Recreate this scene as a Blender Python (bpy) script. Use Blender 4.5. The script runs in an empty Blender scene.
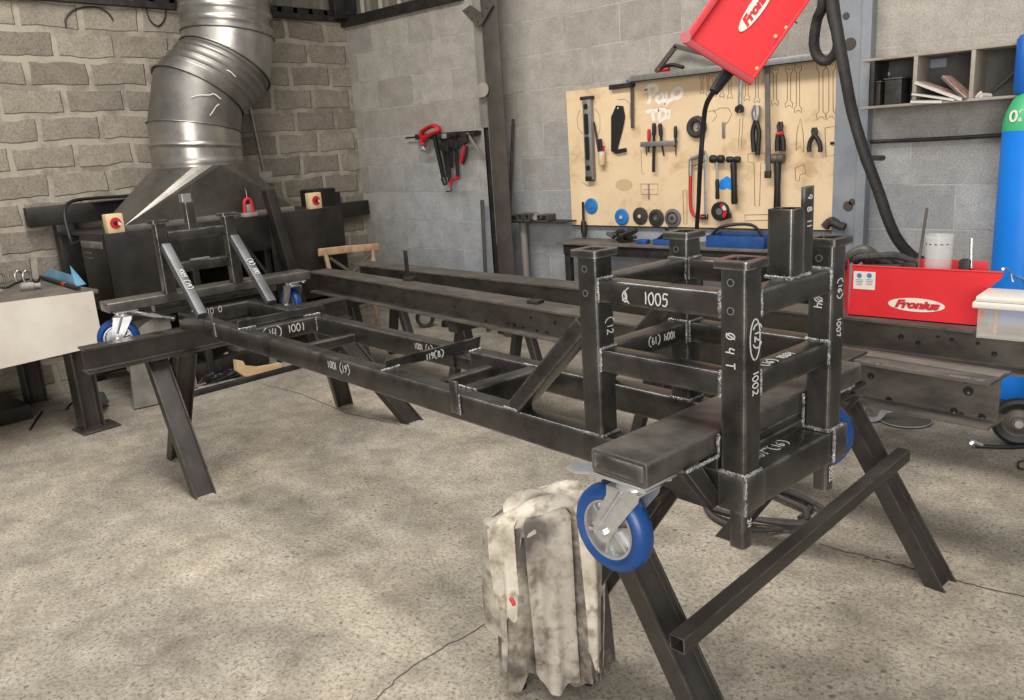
import bpy, bmesh, math, random
from mathutils import Vector, Matrix, Euler
random.seed(7)
PI = math.pi
C = bpy.context.scene.collection
SC = bpy.context.scene

# ---------------------------------------------------------------- camera
# world: +X runs along the pegboard wall, +Y goes into it, Z up; the camera stands over the origin
F = 815.8; ROLL = -0.0670; PITCH = 0.2479; YAW = 0.7473; H = 1.53
def cam_rows(yaw):
    cy, sy, cp, sp, cr, sr = math.cos(yaw), math.sin(yaw), math.cos(PITCH), math.sin(PITCH), math.cos(ROLL), math.sin(ROLL)
    Rz = Matrix(((cy, sy, 0), (-sy, cy, 0), (0, 0, 1)))
    B = Matrix(((1, 0, 0), (0, 0, -1), (0, 1, 0)))
    Rx = Matrix(((1, 0, 0), (0, cp, -sp), (0, sp, cp)))
    Rr = Matrix(((cr, -sr, 0), (sr, cr, 0), (0, 0, 1)))
    return Rr @ Rx @ B @ Rz
RW = cam_rows(YAW)
cd = bpy.data.cameras.new('camera'); cam = bpy.data.objects.new('camera', cd); C.objects.link(cam)
cd.sensor_width = 36; cd.lens = 36 * F / 1024; cd.clip_end = 100
m = Matrix((RW[0], -RW[1], -RW[2])).transposed().to_4x4(); m.translation = (0, 0, H)
cam.matrix_world = m
SC.camera = cam
SC.view_settings.view_transform = 'Standard'; SC.view_settings.look = 'None'
SC.view_settings.exposure = 0.45; SC.view_settings.gamma = 1
SC.view_settings.use_curve_mapping = False
# ---------------------------------------------------------------- light: daylight from roof lights and the open doorway behind
w = bpy.data.worlds.new('workshop_daylight'); SC.world = w; w.use_nodes = True
w.node_tree.nodes['Background'].inputs[0].default_value = (0.97, 0.97, 0.965, 1)
w.node_tree.nodes['Background'].inputs[1].default_value = 0.33
def area(name, loc, rot, sx, sy, power, col=(1, .97, .92)):
    l = bpy.data.lights.new(name, 'AREA'); l.shape = 'RECTANGLE'; l.size = sx; l.size_y = sy; l.energy = power; l.color = col
    o = bpy.data.objects.new(name, l); C.objects.link(o); o.location = loc; o.rotation_euler = rot
    return o
area('roof_light', (-2.6, 1.6, 4.6), (0, 0, 0), 5.0, 1.3, 230, (1, .97, .93))
area('doorway_daylight', (1.6, -3.2, 2.0), Vector((-3.2, 5.0, -1.2)).to_track_quat('-Z', 'Y').to_euler(), 3.2, 2.8, 250, (1, .97, .93))

def at(px, py, ax, val):
    d = RW.transposed() @ Vector(((px - 512) / F, (py - 350) / F, 1.0))
    o = Vector((0, 0, H)); t = (val - o[ax]) / d[ax]
    return o + d * t

# ---------------------------------------------------------------- materials
def mat(name, col, rough=.6, metal=0.0, noise=0.0, scale=20, col2=None, bump=0.0, bscale=60, spec=.5, stretch=(1, 1, 1), lo=.35, hi=.65, alpha=1, trans=0, detail=6):
    M = bpy.data.materials.new(name); M.use_nodes = True
    nt = M.node_tree; b = nt.nodes['Principled BSDF']
    b.inputs['Base Color'].default_value = (*col, 1); b.inputs['Roughness'].default_value = rough; b.inputs['Metallic'].default_value = metal
    b.inputs['Specular IOR Level'].default_value = spec
    b.inputs['Alpha'].default_value = alpha; b.inputs['Transmission Weight'].default_value = trans
    if col2 or bump or noise:
        tc = nt.nodes.new('ShaderNodeTexCoord'); mp = nt.nodes.new('ShaderNodeMapping'); mp.inputs['Scale'].default_value = stretch
        nt.links.new(tc.outputs['Object'], mp.inputs[0])
    if col2:
        n = nt.nodes.new('ShaderNodeTexNoise'); n.inputs['Scale'].default_value = scale; n.inputs['Detail'].default_value = detail; n.inputs['Roughness'].default_value = .65
        nt.links.new(mp.outputs[0], n.inputs['Vector'])
        r = nt.nodes.new('ShaderNodeValToRGB'); r.color_ramp.elements[0].position = lo; r.color_ramp.elements[1].position = hi
        r.color_ramp.elements[0].color = (*col, 1); r.color_ramp.elements[1].color = (*col2, 1)
        nt.links.new(n.outputs['Fac'], r.inputs[0]); nt.links.new(r.outputs[0], b.inputs['Base Color'])
        if noise:
            mr = nt.nodes.new('ShaderNodeMapRange'); mr.inputs['To Min'].default_value = max(.05, rough - noise); mr.inputs['To Max'].default_value = min(1, rough + noise)
            nt.links.new(n.outputs['Fac'], mr.inputs['Value']); nt.links.new(mr.outputs[0], b.inputs['Roughness'])
    if bump:
        n2 = nt.nodes.new('ShaderNodeTexNoise'); n2.inputs['Scale'].default_value = bscale; n2.inputs['Detail'].default_value = 8
        nt.links.new(mp.outputs[0], n2.inputs['Vector'])
        bp = nt.nodes.new('ShaderNodeBump'); bp.inputs['Strength'].default_value = bump; bp.inputs['Distance'].default_value = .01
        nt.links.new(n2.outputs['Fac'], bp.inputs['Height']); nt.links.new(bp.outputs[0], b.inputs['Normal'])
    return M
def edge_wear_highlight(M, col=(.34, .325, .30), rad=.0035, amt=.85):  # pale worn edges that also paint in the edge highlights
    nt = M.node_tree; b = nt.nodes['Principled BSDF']
    bv = nt.nodes.new('ShaderNodeBevel'); bv.samples = 4; bv.inputs['Radius'].default_value = rad
    ge = nt.nodes.new('ShaderNodeNewGeometry'); dp = nt.nodes.new('ShaderNodeVectorMath'); dp.operation = 'DOT_PRODUCT'
    nt.links.new(bv.outputs[0], dp.inputs[0]); nt.links.new(ge.outputs['True Normal'], dp.inputs[1])
    r = nt.nodes.new('ShaderNodeMapRange'); r.inputs['From Min'].default_value = .992; r.inputs['From Max'].default_value = .93; r.inputs['To Max'].default_value = amt
    nt.links.new(dp.outputs['Value'], r.inputs['Value'])
    nz = nt.nodes.new('ShaderNodeTexNoise'); nz.inputs['Scale'].default_value = 14; nz.inputs['Detail'].default_value = 5
    tc = nt.nodes.new('ShaderNodeTexCoord'); nt.links.new(tc.outputs['Object'], nz.inputs['Vector'])
    r2 = nt.nodes.new('ShaderNodeMapRange'); r2.inputs['From Min'].default_value = .38; r2.inputs['From Max'].default_value = .58; nt.links.new(nz.outputs['Fac'], r2.inputs['Value'])
    m = nt.nodes.new('ShaderNodeMath'); m.operation = 'MULTIPLY'; nt.links.new(r.outputs[0], m.inputs[0]); nt.links.new(r2.outputs[0], m.inputs[1])
    mx = nt.nodes.new('ShaderNodeMix'); mx.data_type = 'RGBA'
    src = b.inputs['Base Color'].links[0].from_socket
    nt.links.new(m.outputs[0], mx.inputs[0]); nt.links.new(src, mx.inputs[6]); mx.inputs[7].default_value = (*col, 1); nt.links.new(mx.outputs[2], b.inputs['Base Color'])
STEEL = mat('mill_scale_steel', (.026, .024, .0225), .29, .65, .12, 7, (.105, .098, .090), .06, 90, lo=.3, hi=.78)
SLAB = mat('worn_flat_steel', (.038, .034, .030), .36, .4, .12, 9, (.13, .118, .104), .05, 60, lo=.3, hi=.7)
BRIGHT = mat('bare_bright_steel', (.26, .25, .24), .34, .75, .1, 14, (.42, .41, .4), lo=.3, hi=.7)
BEAMST = mat('rusty_beam_steel', (.05, .045, .04), .55, .3, .1, 5, (.16, .14, .118), .08, 60, stretch=(1, 2, 2), lo=.3, hi=.72)
BEAMTOP = mat('dusty_lit_beam_steel', (.085, .075, .062), .6, .2, .1, 4, (.18, .16, .132), .08, 60)  # dusty tops, with the light they catch put into the colour
TREST = mat('painted_trestle_steel', (.032, .028, .025), .42, .4, .1, 6, (.072, .063, .055), .06, 70, lo=.3, hi=.75)
WELD = mat('weld_metal', (.09, .085, .08), .34, .75, .1, 40, (.40, .39, .38), .5, 160)
CHALK = mat('chalk', (.50, .485, .46), .9)
GALV = mat('galvanised_sheet', (.27, .255, .23), .33, .85, .08, 6, (.40, .38, .345), .02, 20)
HOOD = mat('hood_sheet', (.12, .112, .10), .36, .8, .06, 5, (.21, .195, .175), .02, 12)
GALVD = mat('dull_galvanised_sheet', (.17, .16, .145), .4, .8, .08, 6, (.24, .225, .205), .03, 20)
ZINC = mat('zinc_plate', (.50, .51, .53), .3, .8, .06, 25, (.66, .66, .66))
BLUE = mat('blue_polyurethane', (.003, .036, .155), .38, 0, col2=(.004, .056, .22), scale=12)
RIM = mat('cast_aluminium', (.42, .42, .42), .35, .8, .05, 20, (.6, .6, .6))
RED = mat('red_powder_coat', (.54, .010, .015), .55, 0, .05, 9, (.62, .016, .022), lo=.2, hi=.8)
REDM = mat('red_paint', (.48, .015, .022), .5)
BLACK = mat('black_rubber', (.010, .009, .009), .55)
DARK = mat('dark_steel', (.02, .018, .017), .5, .4, .1, 12, (.05, .045, .04))
CAB = mat('black_cabinet_steel', (.018, .016, .0145), .42, .35, .1, 4, (.048, .042, .037), .03, 40, lo=.4, hi=.75)
WHITE = mat('white_plastic', (.62, .58, .52), .45)
CREAM = mat('cream_plastic', (.55, .40, .22), .5, 0, 0, 20, (.62, .47, .28))
WOOD = mat('pale_wood', (.62, .42, .22), .65, 0, 0, 6, (.72, .52, .30), .1, 30, stretch=(1, 1, 8))
GREYP = mat('grey_paint', (.20, .185, .165), .55, .1, .05, 8, (.28, .26, .235))
ALU = mat('brushed_aluminium', (.26, .25, .235), .4, .6, .05, 40, (.34, .33, .31))
CYL = mat('blue_cylinder_paint', (.005, .19, .72), .45, 0, .04, 3, (.006, .22, .78))
GREEN = mat('green_cylinder_paint', (.05, .40, .17), .45)
PANEL = mat('white_sheet_metal', (.56, .50, .42), .42, .1, .08, 2.2, (.68, .63, .56), .02, 8)
BLUEP = mat('pale_blue_film', (.10, .30, .46), .4, 0, 0, 8, (.22, .45, .60))
BOXBLUE = mat('blue_toolbox_paint', (.012, .055, .20), .45, .1, .1, 12, (.02, .09, .30))
PAPER = mat('paper', (.62, .58, .52), .8)
TAN = mat('worn_tan_wood', (.35, .20, .13), .7, 0, 0, 10, (.55, .40, .24))
CARD = mat('scuffed_grey_board', (.11, .10, .085), .75, 0, .05, 9, (.20, .18, .155), .05, 40)
CLEAR = mat('clear_plastic', (.8, .8, .78), .12, 0, alpha=.20)
MILKY = mat('milky_plastic', (.72, .68, .60), .35, 0, alpha=.22)
SPRAY = mat('white_spray_paint', (.80, .74, .66), .9)
PENCIL = mat('pencil_line', (.16, .10, .05), .9)
LEATHER = mat('dark_leather', (.03, .026, .024), .7, 0, 0, 30, (.06, .052, .048), .2, 80)
DUST = mat('concrete_dark_joint', (.07, .058, .046), .95)

edge_wear_highlight(STEEL, rad=.007, amt=.8); edge_wear_highlight(TREST, (.26, .24, .21), .003, .7); edge_wear_highlight(SLAB, (.36, .34, .31), .005, .5); edge_wear_highlight(BEAMST, (.30, .27, .23), .003, .6)
def shader(name):
    M = bpy.data.materials.new(name); M.use_nodes = True
    return M, M.node_tree, M.node_tree.nodes, M.node_tree.links, M.node_tree.nodes['Principled BSDF']
def N(nt, typ, **kw):
    n = nt.nodes.new(typ)
    for k, v in kw.items():
        if k in n.inputs: n.inputs[k].default_value = v
        else: setattr(n, k, v)
    return n
def ramp(nt, fac, stops):
    r = nt.nodes.new('ShaderNodeValToRGB'); e = r.color_ramp.elements
    while len(e) < len(stops): e.new(.5)
    for el, (p, c) in zip(e, stops): el.position = p; el.color = (*c, 1)
    nt.links.new(fac, r.inputs[0]); return r.outputs[0]
def mix(nt, fac, a, b, mode='MIX'):
    n = nt.nodes.new('ShaderNodeMix'); n.data_type = 'RGBA'; n.blend_type = mode
    for s, v in ((n.inputs[0], fac), (n.inputs[6], a), (n.inputs[7], b)):
        if isinstance(v, (int, float)): s.default_value = v
        elif isinstance(v, tuple): s.default_value = (*v, 1)
        else: nt.links.new(v, s)
    return n.outputs[2]
def math_(nt, op, a, b=0.0, clamp=False):
    n = nt.nodes.new('ShaderNodeMath'); n.operation = op; n.use_clamp = clamp
    for s, v in ((n.inputs[0], a), (n.inputs[1], b)):
        if isinstance(v, (int, float)): s.default_value = v
        else: nt.links.new(v, s)
    return n.outputs[0]

def floor_mat():
    M, nt, nd, L, b = shader('stained_concrete_floor')
    tc = nd.new('ShaderNodeTexCoord'); P = tc.outputs['Object']
    def nz(s, d=8, r=.6, dist=0):
        n = N(nt, 'ShaderNodeTexNoise', Scale=s, Detail=d, Roughness=r, Distortion=dist); L.new(P, n.inputs['Vector']); return n.outputs['Fac']
    big = nz(1.1, 5, .6, .6); mid = nz(6, 8, .7, .3); fine = nz(75, 6, .8); spk = nz(60, 5, .7)
    c = ramp(nt, mid, [(.3, (.22, .195, .162)), (.5, (.36, .323, .268)), (.72, (.48, .438, .372))])
    c = mix(nt, 1.0, c, ramp(nt, big, [(.30, (.60, .60, .61)), (.46, (.86, .86, .85)), (.62, (1.04, 1.01, .97))]), 'MULTIPLY')
    c = mix(nt, 1.0, c, ramp(nt, fine, [(.36, (.36, .34, .32)), (.47, (.88, .88, .87)), (.66, (1.25, 1.23, 1.18))]), 'MULTIPLY')
    mask = ramp(nt, math_(nt, 'MULTIPLY', math_(nt, 'GREATER_THAN', spk, .585), math_(nt, 'GREATER_THAN', mid, .46)), [(0, (0, 0, 0)), (1, (1, 1, 1))])
    c = mix(nt, math_(nt, 'MULTIPLY', mask, .7), c, (.085, .07, .058))
    v = N(nt, 'ShaderNodeTexVoronoi', Scale=16.0); v.feature = 'F1'; L.new(P, v.inputs['Vector'])
    pit = math_(nt, 'LESS_THAN', v.outputs['Distance'], .14)
    pit2 = math_(nt, 'MULTIPLY', pit, math_(nt, 'GREATER_THAN', nz(3.1), .53))
    c = mix(nt, math_(nt, 'MULTIPLY', pit2, .6), c, (.06, .05, .042))
    L.new(c, b.inputs['Base Color']); b.inputs['Roughness'].default_value = .8; b.inputs['Specular IOR Level'].default_value = .25
    bp = N(nt, 'ShaderNodeBump', Strength=.55, Distance=.006); L.new(math_(nt, 'ADD', fine, mid), bp.inputs['Height']); L.new(bp.outputs[0], b.inputs['Normal'])
    return M

def wall_mat(name, row, length, mortar, x_axis, x0, z0, cA, cB, mort, rough_face, tintlow=False, offset=.5):
    M, nt, nd, L, b = shader(name)
    tc = nd.new('ShaderNodeTexCoord'); sp = nd.new('ShaderNodeSeparateXYZ'); L.new(tc.outputs['Object'], sp.inputs[0])
    cx = nd.new('ShaderNodeCombineXYZ')
    nzc = N(nt, 'ShaderNodeTexNoise', Scale=3.5 if rough_face else 1.5, Detail=4.0); L.new(tc.outputs['Object'], nzc.inputs['Vector'])
    wob = math_(nt, 'MULTIPLY', math_(nt, 'SUBTRACT', nzc.outputs['Fac'], .5), .075 if rough_face else .012)
    L.new(math_(nt, 'ADD', math_(nt, 'SUBTRACT', sp.outputs[x_axis], x0), wob), cx.inputs[0])
    L.new(math_(nt, 'ADD', math_(nt, 'SUBTRACT', sp.outputs['Z'], z0), wob), cx.inputs[1])
    br = nd.new('ShaderNodeTexBrick'); L.new(cx.outputs[0], br.inputs['Vector'])
    br.offset = offset
    br.inputs['Scale'].default_value = 1; br.inputs['Brick Width'].default_value = length; br.inputs['Row Height'].default_value = row
    br.inputs['Mortar Size'].default_value = mortar; br.inputs['Mortar Smooth'].default_value = .35 if rough_face else .2
    br.inputs['Color1'].default_value = (0, 0, 0, 1); br.inputs['Color2'].default_value = (1, 1, 1, 1); br.inputs['Mortar'].default_value = (.5, .5, .5, 1)
    def nz(s, d=8, r=.65):
        n = N(nt, 'ShaderNodeTexNoise', Scale=s, Detail=float(d), Roughness=r); L.new(tc.outputs['Object'], n.inputs['Vector']); return n.outputs['Fac']
    fine = nz(70 if rough_face else 125, 6, .8); mid = nz(7, 8, .7); big = nz(.9, 3, .5)
    tone = mix(nt, br.outputs['Color'], cA, cB)
    c = mix(nt, 1.0, tone, ramp(nt, fine, [(.34, (.55, .53, .50)), (.5, (.97, .97, .97)), (.68, (1.18, 1.18, 1.16))]), 'MULTIPLY')
    c = mix(nt, 1.0, c, ramp(nt, mid, [(.3, (.8, .79, .78)), (.6, (1.08, 1.07, 1.06))]), 'MULTIPLY')
    c = mix(nt, math_(nt, 'MULTIPLY', br.outputs['Fac'], .85 if rough_face else .7), c, ramp(nt, nz(5, 5), [(.38, tuple(v * .55 for v in mort)), (.55, mort)]))
    if tintlow:
        # bluish overspray and a blue cast put into the lower wall's colour, white lime streaks above
        ax = sp.outputs['X']; az = sp.outputs['Z']
        m1 = math_(nt, 'MULTIPLY', math_(nt, 'SUBTRACT', 1.75, az), 1.3, True)
        fade = math_(nt, 'MULTIPLY', math_(nt, 'ADD', ax, 6.6), .9, True)
        k = math_(nt, 'MULTIPLY', math_(nt, 'MULTIPLY', m1, fade), ramp(nt, big, [(.35, (.35, .35, .35)), (.6, (1, 1, 1))]))
        bl = mix(nt, 1.0, c, (.90, 1.04, 1.28), 'MULTIPLY')
        c = mix(nt, k, c, bl)
        st = N(nt, 'ShaderNodeMapping'); st.inputs['Scale'].default_value = (9, 9, .9); L.new(tc.outputs['Object'], st.inputs[0])
        sn = N(nt, 'ShaderNodeTexNoise', Scale=1.0, Detail=3.0); L.new(st.outputs[0], sn.inputs['Vector'])
        m2 = math_(nt, 'MULTIPLY', math_(nt, 'SUBTRACT', sn.outputs['Fac'], .60), 6, True)
        c = mix(nt, math_(nt, 'MULTIPLY', math_(nt, 'MULTIPLY', m2, math_(nt, 'SUBTRACT', az, 1.3, True)), .45), c, (.52, .47, .40))
    L.new(c, b.inputs['Base Color']); b.inputs['Roughness'].default_value = .9; b.inputs['Specular IOR Level'].default_value = .15
    h = math_(nt, 'SUBTRACT', math_(nt, 'ADD', math_(nt, 'MULTIPLY', fine, .35 if rough_face else .2), math_(nt, 'MULTIPLY', mid, .5 if rough_face else .1)), math_(nt, 'MULTIPLY', br.outputs['Fac'], 1.0 if rough_face else .6))
    bp = N(nt, 'ShaderNodeBump', Strength=.9 if rough_face else .6, Distance=.010 if rough_face else .006); L.new(h, bp.inputs['Height']); L.new(bp.outputs[0], b.inputs['Normal'])
    return M

def rag_mat(name, c0, c1, c2, st):
    M, nt, nd, L, b = shader(name)
    tc = nd.new('ShaderNodeTexCoord')
    def nz(s, d=6, r=.6):
        n = N(nt, 'ShaderNodeTexNoise', Scale=s, Detail=float(d), Roughness=r); L.new(tc.outputs['Object'], n.inputs['Vector']); return n.outputs['Fac']
    c = ramp(nt, nz(9), [(.32, c0), (.45, c1), (.62, c2)])
    c = mix(nt, 1.0, c, ramp(nt, nz(24), [(.36, (.55, .52, .48)), (.5, (1, 1, 1))]), 'MULTIPLY')
    c = mix(nt, ramp(nt, nz(4.2, 3), [(st, (0, 0, 0)), (st + .08, (.85, .85, .85))]), c, (.06, .052, .046))
    L.new(c, b.inputs['Base Color']); b.inputs['Roughness'].default_value = .95
    bp = N(nt, 'ShaderNodeBump', Strength=.3, Distance=.003); L.new(nz(120, 3), bp.inputs['Height']); L.new(bp.outputs[0], b.inputs['Normal'])
    return M
RAG = rag_mat('stained_shaded_cotton', (.05, .042, .034), (.17, .148, .118), (.36, .32, .26), .50)  # stains, darkened further to paint the shade in gaps between strips
RAGL = rag_mat('pale_cotton', (.30, .255, .195), (.48, .43, .35), (.62, .57, .49), .60)
RAGG = rag_mat('grey_cotton', (.15, .13, .105), (.32, .285, .24), (.44, .40, .34), .55)

def board_mat():
    M, nt, nd, L, b = shader('stained_plywood')
    tc = nd.new('ShaderNodeTexCoord')
    def nz(s, d=6, r=.65):
        n = N(nt, 'ShaderNodeTexNoise', Scale=s, Detail=float(d), Roughness=r); L.new(tc.outputs['Object'], n.inputs['Vector']); return n.outputs['Fac']
    c = ramp(nt, nz(3.2), [(.34, (.48, .33, .18)), (.46, (.70, .52, .32)), (.7, (.78, .60, .385))])
    c = mix(nt, ramp(nt, nz(40, 4, .8), [(.66, (0, 0, 0)), (.72, (.5, .5, .5))]), c, (.35, .21, .10))
    L.new(c, b.inputs['Base Color']); b.inputs['Roughness'].default_value = .75
    return M
BOARD = board_mat()

# ---------------------------------------------------------------- mesh helpers
class Th:                                   # current thing: root object + inverse matrix, and the basis its shapes are given in
    pass
IDM = Matrix.Identity(4)
def thing(name, label, cat, loc, rotz=0, group=None, basis=None):
    """Empty at the base; loc/rotz given in `basis`. Returns (root, inverse) for part()."""
    o = bpy.data.objects.new(name, None); C.objects.link(o); o.empty_display_size = .05
    B = basis or IDM
    Mw = B @ Matrix.Translation(loc) @ Matrix.Rotation(rotz, 4, 'Z')
    o.location = Mw.translation; o.rotation_euler = Mw.to_euler()
    o['label'] = label; o['category'] = cat
    if group: o['group'] = group
    t = Th(); t.o = o; t.inv = Mw.inverted() @ B; t.g = t.inv
    return t
def finish(bm, name, mt, smooth=35):
    me = bpy.data.meshes.new(name); bm.normal_update(); bm.to_mesh(me); bm.free()
    for mm in (mt if isinstance(mt, (list, tuple)) else [mt]): me.materials.append(mm)
    if smooth:
        me.polygons.foreach_set('use_smooth', [True] * len(me.polygons)); me.set_sharp_from_angle(angle=math.radians(smooth))
    o = bpy.data.objects.new(name, me); C.objects.link(o); return o
def part(t, name, bm, mt, parent=None, label=None, smooth=35):
    bm.transform(t.inv)
    o = finish(bm, name, mt, smooth); o.parent = parent or t.o
    if label: o['label'] = label
    return o
def solo(name, bm, mt, label, cat, loc, group=None, smooth=35, kind=None, basis=None):
    """one mesh thing, origin at loc"""
    B = basis or IDM
    bm.transform(B); L_ = B @ Vector(loc); bm.transform(Matrix.Translation(-L_))
    o = finish(bm, name, mt, smooth); o.location = L_
    if label: o['label'] = label; o['category'] = cat
    if group: o['group'] = group
    if kind: o['kind'] = kind
    return o
def struct(name, bm, mt, smooth=0):
    o = finish(bm, name, mt, smooth); o['kind'] = 'structure'; return o
def BM(): return bmesh.new()

def box(bm, x0, x1, y0, y1, z0, z1, bev=0.0, seg=2, mi=0, M=None):
    r = bmesh.ops.create_cube(bm, size=1)
    vs = r['verts']
    T = Matrix.Translation(((x0 + x1) / 2, (y0 + y1) / 2, (z0 + z1) / 2)) @ Matrix.Diagonal((abs(x1 - x0), abs(y1 - y0), abs(z1 - z0), 1))
    bmesh.ops.transform(bm, matrix=T, verts=vs)
    if bev:
        es = list({e for v in vs for e in v.link_edges})
        g = bmesh.ops.bevel(bm, geom=es, offset=bev, segments=seg, affect='EDGES', profile=.5)
        vs = list({v for f in g['faces'] for v in f.verts} | {v for v in vs if v.is_valid})
    if M is not None: bmesh.ops.transform(bm, matrix=M, verts=vs)
    if mi:
        for f in {f for v in vs for f in v.link_faces}: f.material_index = mi
    return vs
def rrect(w, h, r, seg=3):
    out = []
    for cx, cy, a0 in ((w / 2 - r, h / 2 - r, 0), (-w / 2 + r, h / 2 - r, 90), (-w / 2 + r, -h / 2 + r, 180), (w / 2 - r, -h / 2 + r, 270)):
        for i in range(seg + 1):
            a = math.radians(a0 + 90 * i / seg); out.append((cx + r * math.cos(a), cy + r * math.sin(a)))
    return out
def frame_of(p0, p1, up=(0, 0, 1)):
    p0 = Vector(p0); p1 = Vector(p1); d = (p1 - p0).normalized(); u = Vector(up)
    s = d.cross(u)
    if s.length < 1e-4: s = d.cross(Vector((0, 1, 0)))
    s.normalize(); v = s.cross(d).normalized(); return p0, p1, d, s, v
def prism(bm, prof, p0, p1, up=(0, 0, 1), cap=True, cut0=None, cut1=None, mi=0):
    """profile (u sideways, v up) carried from p0 to p1; cut0/cut1: (point, normal) planes the ends lie on"""
    p0, p1, d, s, v = frame_of(p0, p1, up)
    rings = []
    for P, cut in ((p0, cut0), (p1, cut1)):
        ring = []
        for a, b in prof:
            q = P + s * a + v * b
            if cut:
                n = Vector(cut[1]); t = (Vector(cut[0]) - q).dot(n) / d.dot(n); q = q + d * t
            ring.append(bm.verts.new(q))
        rings.append(ring)
    n = len(prof); fs = []
    for i in range(n):
        j = (i + 1) % n; fs.append(bm.faces.new((rings[0][i], rings[0][j], rings[1][j], rings[1][i])))
    if cap: fs += [bm.faces.new(rings[0][::-1]), bm.faces.new(rings[1])]
    for f in fs: f.material_index = mi
    return rings
def shs(bm, p0, p1, w, h, up=(0, 0, 1), r=.006, wall=0.0, **k):
    """rectangular hollow section; wall>0 leaves the ends open"""
    if not wall: return prism(bm, rrect(w, h, r), p0, p1, up, **k)
    A = prism(bm, rrect(w, h, r), p0, p1, up, cap=False, **k)
    B = prism(bm, rrect(w - 2 * wall, h - 2 * wall, max(.001, r - wall)), p0, p1, up, cap=False, **k)
    for e in (0, 1):
        a, b = A[e], B[e]; n = len(a)
        for i in range(n):
            j = (i + 1) % n; bm.faces.new((a[i], a[j], b[j], b[i]))
    return A
def iprof(w, h, tf=.009, tw=.007):
    W, Hh = w / 2, h / 2; t = tw / 2
    return [(-W, -Hh), (W, -Hh), (W, -Hh + tf), (t + .006, -Hh + tf), (t, -Hh + tf + .006), (t, Hh - tf - .006), (t + .006, Hh - tf), (W, Hh - tf), (W, Hh), (-W, Hh), (-W, Hh - tf),
            (-t - .006, Hh - tf), (-t, Hh - tf - .006), (-t, -Hh + tf + .006), (-t - .006, -Hh + tf), (-W, -Hh + tf)]
def ibeam(bm, p0, p1, w, h, up=(0, 0, 1), tf=.009, tw=.007, **k): return prism(bm, iprof(w, h, tf, tw), p0, p1, up, **k)
def dusty_lit_tops(bm):                            # upward faces take the dusty steel, their top light put into its colour
    bm.normal_update()
    for f in bm.faces:
        if f.normal.z > .7: f.material_index = 1
def lathe(bm, prof, p, axis=(0, 0, 1), seg=24, closed=True):
    """prof: (radius, along-axis)"""
    ax = Vector(axis).normalized(); q = ax.to_track_quat('Z', 'Y'); p = Vector(p); rings = []
    for r, z in prof:
        rings.append([bm.verts.new(p + q @ Vector((r * math.cos(2 * PI * i / seg), r * math.sin(2 * PI * i / seg), z))) for i in range(seg)])
    for a, b in zip(rings, rings[1:]):
        for i in range(seg):
            j = (i + 1) % seg; bm.faces.new((a[i], a[j], b[j], b[i]))
    if closed:
        bm.faces.new(rings[0][::-1]); bm.faces.new(rings[-1])
    return rings
def cyl(bm, p0, p1, r, seg=16, r2=None):
    p0 = Vector(p0); p1 = Vector(p1); return lathe(bm, [(r, 0), (r2 if r2 is not None else r, (p1 - p0).length)], p0, p1 - p0, seg)
def catmull(pts, n=8):
    P = [Vector(p) for p in pts]; P = [P[0] * 2 - P[1]] + P + [P[-1] * 2 - P[-2]]; out = []
    for i in range(1, len(P) - 2):
        for k in range(n):
            t = k / n; a, b, c, d = P[i - 1], P[i], P[i + 1], P[i + 2]
            out.append(.5 * ((2 * b) + (c - a) * t + (2 * a - 5 * b + 4 * c - d) * t * t + (3 * b - a - 3 * c + d) * t ** 3))
    out.append(P[-2]); return out
def hose(bm, pts, r, seg=8, smooth=8, flat=1.0, jitter=0.0, rfun=None):
    pts = catmull(pts, smooth) if smooth else [Vector(p) for p in pts]
    rings = []; side = None
    for i, p in enumerate(pts):
        d = (pts[min(i + 1, len(pts) - 1)] - pts[max(i - 1, 0)]).normalized()
        if side is None: side = d.orthogonal().normalized() if abs(d.z) > .95 else d.cross(Vector((0, 0, 1))).normalized()
        else: side = (side - d * side.dot(d)).normalized()
        v = side.cross(d); rr = (rfun(i / (len(pts) - 1)) if rfun else r) * (1 + jitter * (random.random() - .5))
        rings.append([bm.verts.new(p + side * rr * math.cos(2 * PI * k / seg) + v * rr * flat * math.sin(2 * PI * k / seg)) for k in range(seg)])
    for a, b in zip(rings, rings[1:]):
        for i in range(seg):
            j = (i + 1) % seg; bm.faces.new((a[i], a[j], b[j], b[i]))
    bm.faces.new(rings[0][::-1]); bm.faces.new(rings[-1])
def plate(bm, pts, th, nrm=None, mi=0):
    """flat polygon with thickness th along its normal (front face at pts)"""
    P = [Vector(p) for p in pts]
    n = Vector(nrm) if nrm is not None else (P[1] - P[0]).cross(P[2] - P[0]).normalized()
    n = n.normalized()
    a = [bm.verts.new(p) for p in P]; b = [bm.verts.new(p - n * th) for p in P]
    fs = [bm.faces.new(a), bm.faces.new(b[::-1])]; k = len(P)
    for i in range(k):
        j = (i + 1) % k; fs.append(bm.faces.new((a[i], b[i], b[j], a[j])))
    bmesh.ops.recalc_face_normals(bm, faces=fs)
    for f in fs: f.material_index = mi
def weld(bm, p0, p1, r=.006):
    p0 = Vector(p0); p1 = Vector(p1); n = max(3, int((p1 - p0).length / (r * .7)))
    for i in range(n + 1):
        q = p0.lerp(p1, i / n)
        bmesh.ops.create_icosphere(bm, subdivisions=1, radius=r * random.uniform(.85, 1.1), matrix=Matrix.Translation(q + Vector([random.uniform(-1, 1) * r * .15 for _ in range(3)])))

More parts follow.
